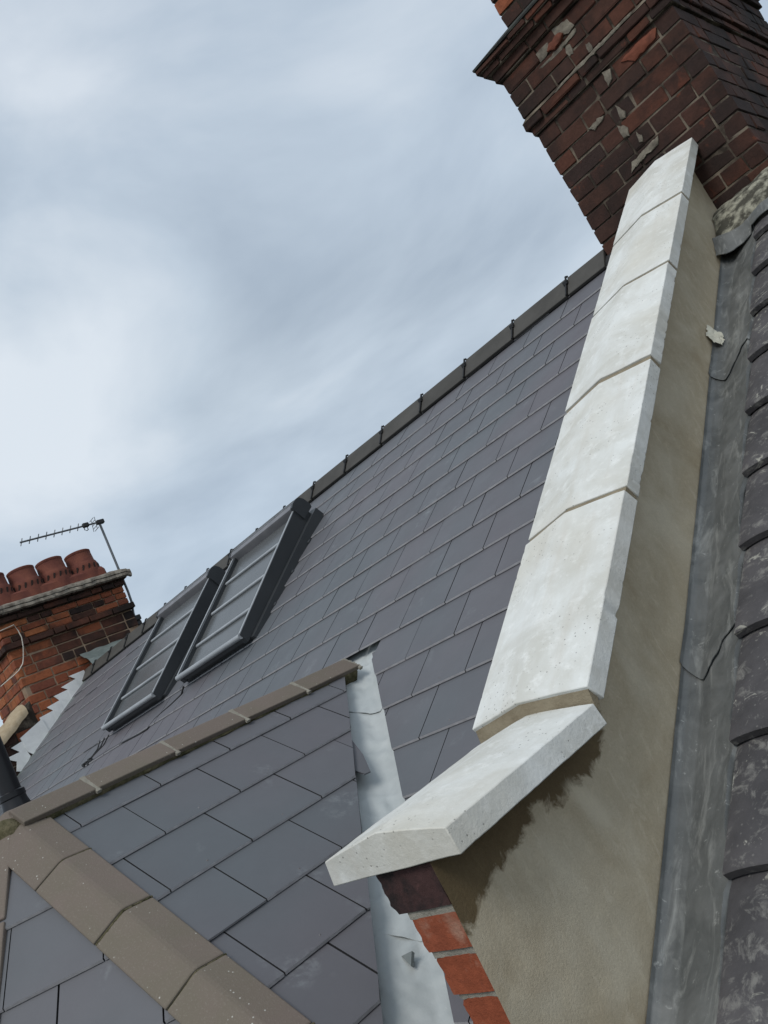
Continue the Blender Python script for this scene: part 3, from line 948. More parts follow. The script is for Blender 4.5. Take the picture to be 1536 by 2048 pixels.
# brick end of the wall below the kneeler
bx = [(-1.583, -.458, -.372, M_BRICK_DARK, 1.172), (-1.546, -.545, -.474, M_BRICK_NEW, 1.176), (-1.534, -.636, -.559, M_BRICK_NEW, 1.180),
      (-1.520, -.722, -.647, M_BRICK_NEW, 1.184), (-1.512, -.812, -.736, M_BRICK_NEW, 1.188), (-1.515, -.900, -.824, M_BRICK_NEW, 1.19)]
for i, (xl, z0, z1, mt, yf) in enumerate(bx):
    rr = random.Random(i * 13 + 5)
    # front face divided so its left arris can be ragged
    n = 9; vs = []; fs = []
    for a in range(n + 1):
        t = a / n; z = z0 + (z1 - z0) * t
        rag = .010 * nz((i * 3.1, z * 40, 2)) + .004 * nz((i, z * 110, 5)) + (.012 * (t - .5) if i == 0 else .0) * -1 + .014 * (max(0, .22 - t) ** 1.0 + max(0, t - .85))
        x0 = xl + rag
        vs += [Vector((x0 + .004, 1.30, z)), Vector((x0, yf + .006 + .004 * rr.random(), z)), Vector((x0 + .008, yf + .0015 * rr.random(), z)),
               Vector((-1.46, yf - .001 + .003 * nz((i, z * 30, 1)), z)), Vector((-1.402, yf + .001 * rr.random(), z)), Vector((-1.402, 1.30, z))]
    for a in range(n):
        for b in range(6):
            c = (b + 1) % 6
            fs.append((a * 6 + b, a * 6 + c, (a + 1) * 6 + c, (a + 1) * 6 + b))
    fs += [tuple(range(5, -1, -1)), tuple(n * 6 + b for b in range(6))]
    place('brick', mesh('brick', vs, fs, mt, 35), wall)
for i in range(5):
    xl = max(bx[i][0], bx[i + 1][0]) + .004; z0, z1 = bx[i + 1][2] - .001, bx[i][1] + .001
    rr = random.Random(i)
    n = 10; vs = []; fs = []
    for a in range(n + 1):
        x = xl + (-1.404 - xl) * a / n
        w = .0012 * rr.uniform(-1, 1); yy = bx[i][4] + .003 + .002 * rr.random()
        vs += [Vector((x, yy, z0 + w)), Vector((x, yy, z1 + w)), Vector((x, 1.29, z1)), Vector((x, 1.29, z0))]
    for a in range(n):
        for b in range(4):
            c = (b + 1) % 4; fs.append((a * 4 + b, a * 4 + c, (a + 1) * 4 + c, (a + 1) * 4 + b))
    fs += [(3, 2, 1, 0), (n * 4, n * 4 + 1, n * 4 + 2, n * 4 + 3)]
    place('bed_joint', mesh('bed_joint', vs, fs, M_MORTAR_G), wall)
# wall core
vs = []
core = MB()
yy = [1.29, 1.75, 4.95]
top = [-.375, -.33, main_z(4.95) + .18]
for i in range(2):
    y0, y1 = yy[i] + (.06 if i else 0), yy[i + 1] + (.06 if i == 0 else 0)
    t0, t1 = (-.375, -.35) if i == 0 else (main_z(1.81) + .2, main_z(4.95) + .2)
    b0, b1 = (-1.5, -1.3) if i == 0 else (-1.2, main_z(4.95) - .5)
    core.add([(x, y, z) for x in (-1.575, -1.40) for y, z in ((y0, b0), (y1, b1), (y1, t1), (y0, t0))],
             [(0, 1, 2, 3), (7, 6, 5, 4), (0, 4, 5, 1), (1, 5, 6, 2), (2, 6, 7, 3), (3, 7, 4, 0)])
place('wall_core', core.mesh('wall_core', M_MORTAR_G), wall)

# ------------------------------------------------------------------ brickwork tools
def brick_mesh(L, H, D, c, jit, seed, mat):
    rr = random.Random(seed)
    vs, fs = rbox_vf(0, L, 0, D, 0, H, c, jit, rr)
    return mesh('brick', vs, fs, mat)
BC = {}
def brick(parent, FR, x, z, L, H, D, mat, y=0.0, c=.0045, jit=.0032, rnd=random):
    if L < .03: return
    key = (round(L, 3), round(H, 3), D, mat.name, rnd.randrange(3))
    if key not in BC: BC[key] = brick_mesh(key[0], key[1], D, c, jit, hash(key[:3]) + key[4], mat)
    R = Matrix.Rotation(rnd.uniform(-.008, .008), 4, 'Y') @ Matrix.Rotation(rnd.uniform(-.012, .012), 4, 'Z')
    place('brick', BC[key], parent, FR @ Matrix.Translation((x, y + rnd.uniform(-.004, .004), z)) @ R)

# ------------------------------------------------------------------ near chimney
chim = empty('chimney_stack', (-1.5, 5.2, 1.0), 'tall sooty brick chimney stack with corbelled bands, at the top of the white coping', 'chimney')
X0, X1, Y0, Y1 = -2.012, -1.062, 4.80, 6.58
FRF = frame((X0, Y0, 0), XV, YV, ZV)                       # front: local x along +X, y inwards
FRS = frame((X1, Y0, 0), YV, -XV, ZV)                      # side: local x along +Y, y inwards
FRL = frame((X0, Y1, 0), -YV, XV, ZV)                      # left flank
CO = .0956; J = .0105; H_ = CO - J
def course(parent, z, proj, odd, mat, H=H_, seedj=0, x0=X0, x1=X1, left=True, stL=.272, hdL=.128, brk=None):
    """one course running round the front and the right flank, proj = oversail"""
    rr = random.Random(int(z * 1000) + seedj)
    W_ = x1 - x0 + 2 * proj; D_ = .12
    # front
    x = -proj + (0 if odd else 0); end = x1 - X0 + proj - (0 if odd else D_ + J * .6); first = True
    x += (x0 - X0)
    seq = [stL, hdL] if odd else [hdL, stL]
    k = 0
    while x < end - .02:
        L = seq[k % 2] * rr.uniform(.94, 1.06); k += 1
        if end - (x + L) < .07: L = end - x
        brick(parent, FRF, x, z, min(L, end - x), H, D_, mat, -proj, rnd=rr)
        x += L + J
    # right flank
    yv = -proj + (D_ + J * .6 if odd else 0); endy = Y1 - Y0 + proj; k = 1
    FS = frame((x1, Y0, 0), YV, -XV, ZV)
    while yv < endy - .02:
        L = seq[k % 2] * rr.uniform(.94, 1.06); k += 1
        if endy - (yv + L) < .07: L = endy - yv
        brick(parent, FS, yv, z, min(L, endy - yv), H, D_, mat, -proj, rnd=rr)
        yv += L + J
def core_box(parent, x0, x1, y0, y1, z0, z1, mat, name='mortar_core'):
    place(name, mesh(name, *box_vf(x0, x1, y0, y1, z0, z1), mat), parent)
zc = 1.567 + .0064
for k in range(-7, 8):
    course(chim, zc + CO * k, 0.0, k % 2 == 0, M_BRICK_SOOT)
core_box(chim, X0 + .006, X1 - .006, Y0 + .006, Y1 - .006, .7, 2.335, M_MORTAR_D)
# string course
course(chim, 2.338, .016, True, M_BRICK_SOOT, .042)
course(chim, 2.385, .034, False, M_BRICK_SOOT, .046)
core_box(chim, X0 - .012, X1 + .012, Y0 - .012, Y1 + .012, 2.336, 2.43, M_MORTAR_D)
# weathered mortar fillet over the string course
fl = MB()
fl.add([(X0 - .034, Y0 - .034, 2.433), (X1 + .034, Y0 - .034, 2.433), (X1 + .034, Y1, 2.433), (X1 + .002, Y1, 2.468), (X1 + .002, Y0 - .002, 2.468), (X0 - .002, Y0 - .002, 2.468),
        (X0 - .034, Y0 + .05, 2.430), (X1 - .05, Y0 + .05, 2.436), (X1 - .05, Y1, 2.436)],
       [(0, 1, 4, 5), (1, 2, 3, 4), (0, 5, 7, 6), (5, 4, 7), (4, 3, 8, 7), (0, 6, 7, 1), (1, 7, 8, 2), (2, 8, 3), (0, 5, 6)])
place('mortar_fillet', fl.mesh('mortar_fillet', M_MORTAR_D), chim)
for k in range(3):
    course(chim, 2.462 + .092 * k, .018, k % 2 == 0, M_BRICK_SOOT, .0795)
core_box(chim, X0 - .008, X1 + .008, Y0 - .008, Y1 + .008, 2.43, 2.735, M_MORTAR_D)
# corbelled cornice
for k, (z, pj, h) in enumerate(((2.738, .042, .056), (2.800, .074, .032), (2.837, .096, .030))):
    course(chim, z, pj, k % 2 == 0, M_BRICK_SOOT, h)
    core_box(chim, X0 - pj + .01, X1 + pj - .01, Y0 - pj + .01, Y1 + pj - .01, z - .004, z + h + .006, M_MORTAR_D)
# weathering on the cornice and the set-back shaft above
cw = MB()
b0 = [(X0 - .102, Y0 - .102), (X1 + .102, Y0 - .102), (X1 + .102, Y1 + .102), (X0 - .102, Y1 + .102)]
t0 = [(-1.905, 4.95), (-1.17, 4.95), (-1.17, 6.42), (-1.905, 6.42)]
cw.add([(x, y, 2.868) for x, y in b0] + [(x, y, 2.880) for x, y in b0] + [(x, y, 3.045) for x, y in t0],
       [(3, 2, 1, 0), (0, 1, 5, 4), (1, 2, 6, 5), (2, 3, 7, 6), (3, 0, 4, 7), (4, 5, 9, 8), (5, 6, 10, 9), (6, 7, 11, 10), (7, 4, 8, 11), (8, 9, 10, 11)])
place('cornice_weathering', cw.mesh('cornice_weathering', simple('sooty_flaunching', (0.012, 0.012, 0.012), (0.045, 0.05, 0.04), 8, 0.9, 60, 0.6)), chim)
FUF = frame((-1.905, 4.95, 0), XV, YV, ZV); FUL = frame((-1.845, 6.40, 0), -YV, XV, ZV)
for k in range(7):
    z = 3.05 + .092 * k; rr = random.Random(k)
    x = -.0
    for L in ((.27, .13, .312) if k % 2 else (.13, .27, .312)):
        brick(chim, FUF, x, z, L, .08, .12, M_BRICK_RED if rr.random() < .3 else M_BRICK_SOOT, rnd=rr); x += L + J
core_box(chim, -1.897, -1.178, 4.958, 6.41, 3.0, 3.68, M_MORTAR_D)
# lime mortar smears on the front face
def smear(parent, FR, pts, y=-.006, th=.008, name='mortar_patch', mat=None, seed=0):
    """irregular lump of mortar lying on a wall face (pts in face x,z)"""
    dp = []
    for i in range(len(pts)):
        a, b = pts[i], pts[(i + 1) % len(pts)]
        n = max(2, int(math.hypot(b[0] - a[0], b[1] - a[1]) / .018))
        for k in range(n):
            t = k / n; q = (a[0] + (b[0] - a[0]) * t, a[1] + (b[1] - a[1]) * t)
            w = .011 * nz((q[0] * 42 + seed, q[1] * 42, 3))
            dp.append((q[0] + w, q[1] + .011 * nz((q[0] * 42, q[1] * 42 + seed, 8))))
    n = len(dp); cx = sum(p[0] for p in dp) / n; cz = sum(p[1] for p in dp) / n
    vs = [Vector((p[0], .012, p[1])) for p in dp] + [Vector((p[0], y, p[1])) for p in dp] + \
         [Vector((cx + (p[0] - cx) * .93, y - th * .6, cz + (p[1] - cz) * .93)) for p in dp] + [Vector((cx, y - th * .7, cz))]
    fs = []
    for i in range(n):
        j = (i + 1) % n
        fs += [(i, j, n + j, n + i), (n + i, n + j, 2 * n + j, 2 * n + i), (2 * n + i, 2 * n + j, 3 * n)]
    return place(name, mesh(name, vs, fs, mat or M_MORTAR_W, 50), parent, FR)
SM_ = [[(.23, 2.70), (.392, 2.726), (.481, 2.705), (.496, 2.643), (.452, 2.636), (.446, 2.69), (.30, 2.685), (.284, 2.64), (.236, 2.637)],
       [(.204, 2.612), (.343, 2.618), (.49, 2.630), (.484, 2.608), (.376, 2.594), (.273, 2.597)],
       [(.402, 2.593), (.43, 2.58), (.414, 2.534), (.388, 2.526), (.383, 2.564)],
       [(.493, 2.515), (.521, 2.511), (.52, 2.465), (.489, 2.458), (.484, 2.486)],
       [(.489, 2.33), (.535, 2.31), (.52, 2.26), (.48, 2.242)],
       [(.463, 2.136), (.487, 2.07), (.472, 2.043), (.445, 2.054)],
       [(.412, 2.044), (.455, 1.993), (.443, 1.952), (.409, 1.962), (.405, 2.011)],
       [(.483, 1.942), (.498, 1.903), (.487, 1.874), (.462, 1.877)],
       [(.271, 2.142), (.344, 2.150), (.386, 2.138), (.356, 2.12), (.299, 2.114)],
       [(.382, 1.822), (.566, 1.844), (.545, 1.799), (.437, 1.800), (.351, 1.783)]]
for i, p in enumerate(SM_):
    smear(chim, FRF, p, -.016 if i in (0, 1, 2, 3) else -.006, .005, seed=i)
smear(chim, FRF, [(.21, 2.436), (.40, 2.450), (.60, 2.448), (.78, 2.446), (.78, 2.434), (.40, 2.430)], -.033, .004, seed=9)
smear(chim, FRF, [(.335, 2.675), (.40, 2.68), (.425, 2.66), (.40, 2.638), (.34, 2.63), (.30, 2.645)], -.030, .004, 'spalled_face', M_BRICK_RED, 3)
smear(chim, FRF, [(.60, 2.30), (.74, 2.312), (.83, 2.30), (.80, 2.255), (.66, 2.25)], -.005, .003, 'spalled_face', M_BRICK_RED, 6)

# ------------------------------------------------------------------ neighbour's roof
nb = empty('neighbour_roof', (-.9, 2.0, -.8), 'neighbouring roof of dark lichened concrete tiles along the right edge', 'roof')
def nz0(y): return main_z(y) - .20
# lead flashing between the rendered wall and the tiles
TN = [1.736 + .2905 * k for k in range(-6, 11)]             # tile noses
def tile_edge(y):
    k = (y - 1.736) / .2905; f = k - math.floor(k)
    return -1.196 + .016 * math.exp(-((1 - f if f > .5 else f) / .12) ** 2) * (1 if f > .5 else .35) - .004 * f
for ya, yb, q in ((4.74, 3.60, 0), (3.66, 2.335, 1), (2.40, .85, 2)):
    def fl_(u, v, ya=ya, yb=yb, q=q):
        y = ya + (yb - ya) * v
        xs_ = (-1.3865, -1.384, -1.372, -1.352, -1.335, -1.318, -1.30, -1.27, -1.24, -1.21, -1.193, -1.186)
        hs_ = (.010, -.004, -.015, -.024, -.027, -.021, -.013, -.003, .009, .022, .032, .018)
        t = u * (len(xs_) - 1); i = min(int(t), len(xs_) - 2); f = t - i
        x = xs_[i] + (xs_[i + 1] - xs_[i]) * f; h = hs_[i] + (hs_[i + 1] - hs_[i]) * f
        e_ = tile_edge(y) + 1.196
        w = max(0, (x + 1.30) / .11)
        x += e_ * w
        # V shaped lapped end
        end = max(0, (v - .93) / .07)
        y2 = y - end * .06 * max(0, 1 - abs(x + 1.325) / .09)
        k = (y - 1.736) / .2905; fr = k - math.floor(k)
        step = .010 * (1 - fr) * w
        p = Vector((x, y2, nz0(y2) + h + step + .0025 * (2 - q) + .007 * max(0, (v - .93) / .07) * (q < 2)))
        d = .008 * nz(p, 7) + .005 * nz(p, 17) - .005 * abs(nz(p, 24))
        return p + NM * d * min(1, max(.15, (x + 1.36) / .06))
    place('lead_flashing', mesh('lead_flashing', *sheet_vf(44, 110, fl_, .0028, NM), M_LEAD_OLD, 50), nb)
# roll-profile concrete tiles
TPX = [0, .006, .022, .045, .075, .105, .125, .150, .175, .205, .235, .262, .285, .300]
TPH = [.020, .022, .026, .030, .032, .032, .031, .026, .012, .006, .005, .006, .010, .008]
def tile_mesh(seed):
    vs = []; fs = []; n = len(TPX); S_ = [0, .005, .12, .24, .40]
    LT = .405; 
    rr = random.Random(seed)
    for s in S_:
        lift = .036 * (1 - s / LT) + (.0 if s > .001 else -.003)
        for x, h in zip(TPX, TPH): vs.append((x, s, h + lift + .0008 * rr.uniform(-1, 1)))
    k = len(vs)
    for s in S_:
        lift = .036 * (1 - s / LT)
        for x, h in zip(TPX, TPH): vs.append((x, s, h + lift - .024))
    for j in range(len(S_) - 1):
        for i in range(n - 1):
            a = j * n + i
            fs.append((a, a + 1, a + n + 1, a + n)); fs.append((k + a, k + a + n, k + a + n + 1, k + a + 1))
    for i in range(n - 1):
        fs.append((i, k + i, k + i + 1, i + 1)); a = (len(S_) - 1) * n + i; fs.append((a, a + 1, k + a + 1, k + a))
    for j in range(len(S_) - 1):
        a = j * n; fs.append((a, a + n, k + a + n, k + a)); a += n - 1; fs.append((a, k + a, k + a + n, a + n))
    return mesh('tile', vs, fs, M_TILE, 40)
TMS = [tile_mesh(i) for i in range(3)]
for c in range(4):
    for r, y in enumerate(TN):
        if y > 4.52: continue
        x = -1.182 + .302 * c
        o = Vector((x, y, nz0(y) - .006))
        M_ = frame(o, XV, SM, NM) @ Matrix.Rotation(random.uniform(-.006, .006), 4, 'Z') @ Matrix.Rotation(random.uniform(-.006, .006), 4, 'Y')
        place('tile', TMS[(r + c) % 3], nb, M_)
vs = [Vector((x, y, nz0(y) - d)) for d in (.09, .12) for x, y in ((-1.40, -.3), (.6, -.3), (.6, 4.9), (-1.40, 4.9))]
place('roof_deck', mesh('roof_deck', vs, [(0, 1, 2, 3), (7, 6, 5, 4), (0, 4, 5, 1), (1, 5, 6, 2), (2, 6, 7, 3), (3, 7, 4, 0)], M_DECK_SHADE), nb)
# mortar fillet and dressed lead apron where the tiles meet the chimney
def apr(u, v):
    x = -1.383 + 1.5 * u
    k = .5 + .5 * math.cos((x + 1.182 - .075) / .302 * 2 * math.pi)
    prof = [(4.802, 1.318), (4.72, 1.308), (4.635, 1.262), (4.555, 1.185), (4.475, 1.075)]
    t = v * 4; i = min(int(t), 3); f = t - i
    y = prof[i][0] + (prof[i + 1][0] - prof[i][0]) * f; z = prof[i][1] + (prof[i + 1][1] - prof[i][1]) * f
    z -= .03 * max(0, 1 - u / .03) * v
    p = Vector((x, y, z)); return p + Vector((0, -.5, .8)) * (.014 * nz(p, 11) + .007 * nz(p, 30))
place('mortar_fillet', mesh('mortar_fillet', *sheet_vf(70, 20, apr, .03), M_LICHEN, 60), nb)
def apl(u, v):
    x = -1.386 + 1.5 * u
    k = .5 + .5 * math.cos((x + 1.182 - .075) / .302 * 2 * math.pi)
    y = 4.485 - .075 * v - .03 * v * math.exp(-((x + 1.33) / .05) ** 2)
    zt = nz0(y) + .062 + .028 * k - (.030 if x < -1.19 else 0) * v
    z = zt + (1.105 - nz0(4.485) - .062) * (1 - v) ** 1.6
    p = Vector((x, y, z)); return p + NM * (.004 * nz(p, 15) + .003 * nz(p, 40))
place('lead_apron', mesh('lead_apron', *sheet_vf(90, 14, apl, .004, NM), M_LEAD_OLD, 60), nb)

# torn tape left on the flashing
def rag(u, v):
    y = 3.835 - .075 * u + .012 * math.sin(v * 9) * (v); x = XR + .006 + .036 * v + .010 * nz((u * 9, v * 5, 1))
    return Vector((x, y, nz0(y) + .070 - .075 * v + .012 * nz((u * 7, v * 7, 3))))
rg = place('torn_tape', mesh('torn_tape', *sheet_vf(10, 8, rag, .002), M_RAG, 60))
rg['label'] = 'torn scrap of cream tape stuck on the lead beside the rendered wall'; rg['category'] = 'tape'

# ------------------------------------------------------------------ roof windows
def skylight(x0, x1, label):
    t = empty('roof_window', MAIN @ Vector(((x0 + x1) / 2 - P0.x, .95, 0)), label, 'skylight', 'roof windows on the slate slope')
    R0 = MAIN @ Matrix.Translation((-P0.x, 0, 0))
    vb, vt, hb, ht = .933, 2.138, .130, .237
    def hh(v): return hb + (ht - hb) * (v - vb) / (vt - vb)
    # kerb with its flashing
    k = MB()
    k.add(*prism_vf([(x0 - .02, .004), (x1 + .035, .004), (x1 + .030, .055), (x1 - .02, .060), (x0 + .02, .060), (x0 - .02, .055)],
                    [lambda a, b: Vector((a, vb + .045, b)), lambda a, b: Vector((a, 2.165, b + (.05 if b > .03 else 0)))]))
    k.add(*box_vf(x0 - .06, x1 + .075, vb - .13, vb + .06, .0195, .0225))
    k.add(*box_vf(x1 + .03, x1 + .075, vb + .06, 2.2, .0195, .0225))
    place('kerb', k.mesh('kerb', M_FRAME_D, 30), t, R0)
    # sash box: outer walls below the frame lip
    wl_ = .045
    def bar(a0, a1, v0, v1, d0, d1, nm, mt, edge=.004):
        vs = []
        for v in (v0, v1):
            for a, d in ((a0, d0), (a1, d0), (a1, d1), (a0, d1)): vs.append((a, v, hh(v) + d))
        o = place(nm, mesh(nm, vs, [(0, 1, 2, 3), (7, 6, 5, 4), (0, 4, 5, 1), (1, 5, 6, 2), (2, 6, 7, 3), (3, 7, 4, 0)], mt), t, R0)
        bv = o.modifiers.new('edge', 'BEVEL'); bv.width = edge; bv.segments = 2
        return o
    for a0, a1 in ((x0, x0 + wl_), (x1 - wl_, x1)):
        vs = []
        for v in (vb + .01, vt - .02):
            low = .058 + .05 * (v - vb) / 1.2
            for a, h in ((a0, low), (a1, low), (a1, hh(v) - .004), (a0, hh(v) - .004)): vs.append((a, v, h))
        place('sash_side', mesh('sash_side', vs, [(0, 1, 2, 3), (7, 6, 5, 4), (0, 4, 5, 1), (1, 5, 6, 2), (2, 6, 7, 3), (3, 7, 4, 0)], M_FRAME_D), t, R0)
        lip = (a0 + .002, a0 + .020) if a0 == x0 else (a1 - .022, a1 - .002)
        bar(*lip, vb + .02, vt - .09, -.004, .003, 'frame_lip', M_FRAME_L, .002)
    # pane and glazing bars
    vs = []
    for v in (vb + .03, vt - .10):
        for a, d in ((x0 + .03, -.055), (x1 - .03, -.055), (x1 - .03, -.035), (x0 + .03, -.035)): vs.append((a, v, hh(v) + d))
    place('pane', mesh('pane', vs, [(0, 1, 2, 3), (7, 6, 5, 4), (0, 4, 5, 1), (1, 5, 6, 2), (2, 6, 7, 3), (3, 7, 4, 0)], M_GLASS), t, R0)
    for f in (.235, .50, .765):
        v = vb + .02 + (vt - vb - .12) * f
        bar(x0 + .046, x1 - .046, v - .012, v + .012, -.036, -.018, 'glazing_bar', M_FRAME_L, .006)
    # rounded bottom rail
    r = MB(); r.add(*tube_vf([(x0 + .004, vb + .008, hb - .012), (x1 - .004, vb + .008, hb - .012)], .019, 12))
    place('bottom_rail', r.mesh('bottom_rail', M_FRAME_L, 50), t, R0)
    r = MB(); r.add(*box_vf(x0 + .01, x1 - .01, vb + .012, vb + .04, hb - .06, hb - .02))
    place('rail_skirt', r.mesh('rail_skirt', M_FRAME_D), t, R0)
    # hood over the head
    sec = [(vt - .105, -.004), (vt - .10, .012), (vt - .06, .022), (vt - .02, .020), (vt + .012, .004), (vt + .030, -.03), (vt + .034, -.075), (vt + .02, -.10), (vt - .105, -.10)]
    vs, fs = prism_vf(sec, [lambda a, b: Vector((x0 - .004, a, hh(vt) + b)), lambda a, b: Vector((x1 - .012, a, hh(vt) + b))])
    hd = place('hood', mesh('hood', vs, fs, M_FRAME_M, 40), t, R0)
    for e0, e1 in ((x1 - .012, x1 + .012), (x0 - .016, x0 - .004)):
        sec2 = [(a + (.004 if a > vt - .05 else -.003), b + .004 if b > -.05 else b - .006) for a, b in sec]
        vs, fs = prism_vf(sec2, [lambda a, b: Vector((e0, a, hh(vt) + b)), lambda a, b: Vector((e1, a, hh(vt) + b))])
        place('end_cap', mesh('end_cap', vs, fs, M_FRAME_D, 40), hd, R0)
    r = MB()
    for a in (vt - .052, vt - .018):
        r.add(*box_vf(x0 + .01, x1 - .02, a - .002, a + .002, ht + .018, ht + .026))
    place('hood_rib', r.mesh('hood_rib', M_FRAME_L), hd, R0)
    for v in (1.25, 1.55, 1.85):
        place('fixing_lug', mesh('fixing_lug', *rbox_vf(x1 + .03, x1 + .05, v, v + .03, .022, .04, .004), M_FRAME_D), t, R0)
    return t
skylight(-5.487, -4.603, 'larger nearer roof window of the two, right of its twin below the ridge')
skylight(-6.790, -5.862, 'farther roof window of the two, left of its twin, nearest the red brick chimney')

# loose cable on the slates below the windows
def onroof(x, v, h=.028): return MAIN @ Vector((x - P0.x, v, h))
cp = [onroof(-5.50, .93, .05), onroof(-5.52, .88), onroof(-5.62, .83), onroof(-5.73, .80), onroof(-5.82, .77), onroof(-5.86, .70), onroof(-6.00, .70), onroof(-6.25, .72), onroof(-6.6, .735), onroof(-6.86, .73), onroof(-6.95, .745), onroof(-7.02, .78)]
cv = MB(); cv.add(*tube_vf(cp, .0075, 6))
cb = place('roof_cable', cv.mesh('roof_cable', M_CLIP, 60))
cb['label'] = 'thin black cable trailing over the slates below the roof windows'; cb['category'] = 'cable'
pl = MB()
for i in range(7):
    c = onroof(-6.93 - .025 * i, .735 + .012 * math.sin(i * 2.3), .03 + .012 * math.sin(i * 1.7))
    pl.add(*rbox_vf(c.x - .018, c.x + .018, c.y - .012, c.y + .014, c.z - .012, c.z + .014, .004))
q = place('cable_connector', pl.mesh('cable_connector', M_CLIP), cb)
pl = MB()
for i in range(3):
    pl.add(*tube_vf([onroof(-6.8 - .09 * i, .93, .05), onroof(-6.86 - .06 * i, .86, .03), onroof(-6.95 - .03 * i, .80, .03), onroof(-7.0 - .05 * i, .74, .035)], .005, 5))
place('cable_tail', pl.mesh('cable_tail', M_CLIP), cb)

# vent pipe standing behind the bay ridge
vp = empty('vent_pipe', (-4.545, 1.64, -.80), 'black plastic vent pipe behind the brown bay ridge at the left edge', 'pipe')
o = MB(); o.add(*lathe_vf([(.052, 0), (.052, 1.55), (.046, 1.55), (.046, 1.50)], 24))
place('pipe', o.mesh('pipe', M_PIPE, 40), vp, Matrix.Translation((-4.545, 1.64, -.80)))
o = MB(); o.add(*lathe_vf([(.056, 1.085), (.064, 1.08), (.064, 1.055), (.060, 1.05), (.062, 1.03), (.078, .96), (.085, .90), (.088, .82), (.058, .80)], 24))
place('collar', o.mesh('collar', M_PIPE, 30), vp, Matrix.Translation((-4.545, 1.64, -.80)))

# ------------------------------------------------------------------ far chimney and party wall
fc = empty('far_chimney', (-9.8, 4.88, 0.4), 'weathered red brick chimney with terracotta pots at the left, with stepped bright flashing', 'chimney')
EA = Vector((-.06, -1, 0)).normalized(); EN = Vector((1, -.06, 0)).normalized()
FA = Vector((-9.8, 4.88, 0))
FW_ = frame(FA, EA, -EN, ZV)          # local x along the face towards the street, y into the wall
CF = .1085; JF = .0145; HF = CF - JF
ST, HDR = .285, .135
def roofline(s): return 1.515 - .60 * s
def fcourse(z, x0, x1, odd, mat, H=HF, proj=0.0, test=None, FR=FW_, seed=0, D=.12):
    rr = random.Random(int(z * 997) + seed)
    x = x0 - (.0 if odd else .15) ; k = 0
    while x < x1 - .02:
        L = (ST if rr.random() < .62 else HDR) * rr.uniform(.95, 1.05)
        a = max(x, x0); b = min(x + L, x1)
        if x1 - b < .06: b = x1
        if b - a > .05 and (test is None or test((a + b) / 2, z, H)):
            m_ = mat(rr, (a + b) / 2, z) if callable(mat) else mat
            brick(fc, FR, a, z, b - a, H, D, m_, -proj, c=.006, jit=.003, rnd=rr)
        x = b + JF
        k += 1
def pick(rr, s, z):
    d = math.hypot((s + .25) / .55, (z - 1.85) / .26)
    if d < 1 and rr.random() < .85: return M_BRICK_SOOT
    if s > .95 and z < 1.25: return M_BRICK_SOOT
    if s < -.45 and rr.random() < .5: return M_BRICK_SOOT
    return M_BRICK_RED
z = 2.048
zs = []
k = 0
while z - CF * k > .35:
    zz_ = z - CF * (k + 1) ; k += 1
    fcourse(zz_, -.765, .78 if zz_ > 1.10 else 1.9, k % 2 == 0, pick,
            test=lambda s, q, H: q + H > roofline(s) - .06 and (s < .80 or q + H < 1.50 - .62 * (s - .80)) and not (s < .02 and q + H < 1.46))
# string course, neck, corbels
fcourse(2.050, -.80, .83, True, M_BRICK_SOOT, .070, .05)
fcourse(2.130, -.765, .80, False, lambda r, s, z: M_BRICK_RED if r.random() < .8 else M_BRICK_SOOT, .066, .012)
fcourse(2.208, -.765, .80, True, lambda r, s, z: M_BRICK_RED if r.random() < .75 else M_BRICK_SOOT, .066, .012)
fcourse(2.286, -.765, .80, False, lambda r, s, z: M_BRICK_RED if r.random() < .6 else M_BRICK_SOOT, .066, .012)
fcourse(2.364, -.80, .83, True, M_BRICK_SOOT, .056, .05)
fcourse(2.430, -.84, .87, False, M_BRICK_SOOT, .050, .09)
# front face of the stack, looking over the street
FFR = frame(FA + EA * .78, -EN, -EA, ZV)
for i in range(20):
    zz_ = 2.048 - CF * (i + 1)
    if zz_ < .9: break
    fcourse(zz_, .135, 1.1, i % 2 == 1, M_BRICK_RED, FR=FFR, seed=7)
fcourse(2.050, .10, 1.1, True, M_BRICK_SOOT, .070, .05, FR=FFR, seed=7)
for zz_ in (2.130, 2.208, 2.286): fcourse(zz_, .135, 1.1, zz_ > 2.2, M_BRICK_RED, .066, .012, FR=FFR, seed=7)
fcourse(2.364, .10, 1.1, True, M_BRICK_SOOT, .056, .05, FR=FFR, seed=7)
fcourse(2.430, .06, 1.1, True, M_BRICK_SOOT, .050, .09, FR=FFR, seed=7)
def fbox(nm, x0, x1, y0, y1, z0, z1, mat):
    place(nm, mesh(nm, *box_vf(x0, x1, y0, y1, z0, z1), mat), fc, FW_)
fbox('mortar_core', -.756, .771, .009, 1.1, .3, 2.36, M_MORTAR_L)
fbox('mortar_core', -.80, .825, -.035, 1.15, 2.12, 2.475, M_MORTAR_D) if False else fbox('mortar_core', -.79, .82, -.03, 1.12, 2.362, 2.482, M_MORTAR_D)
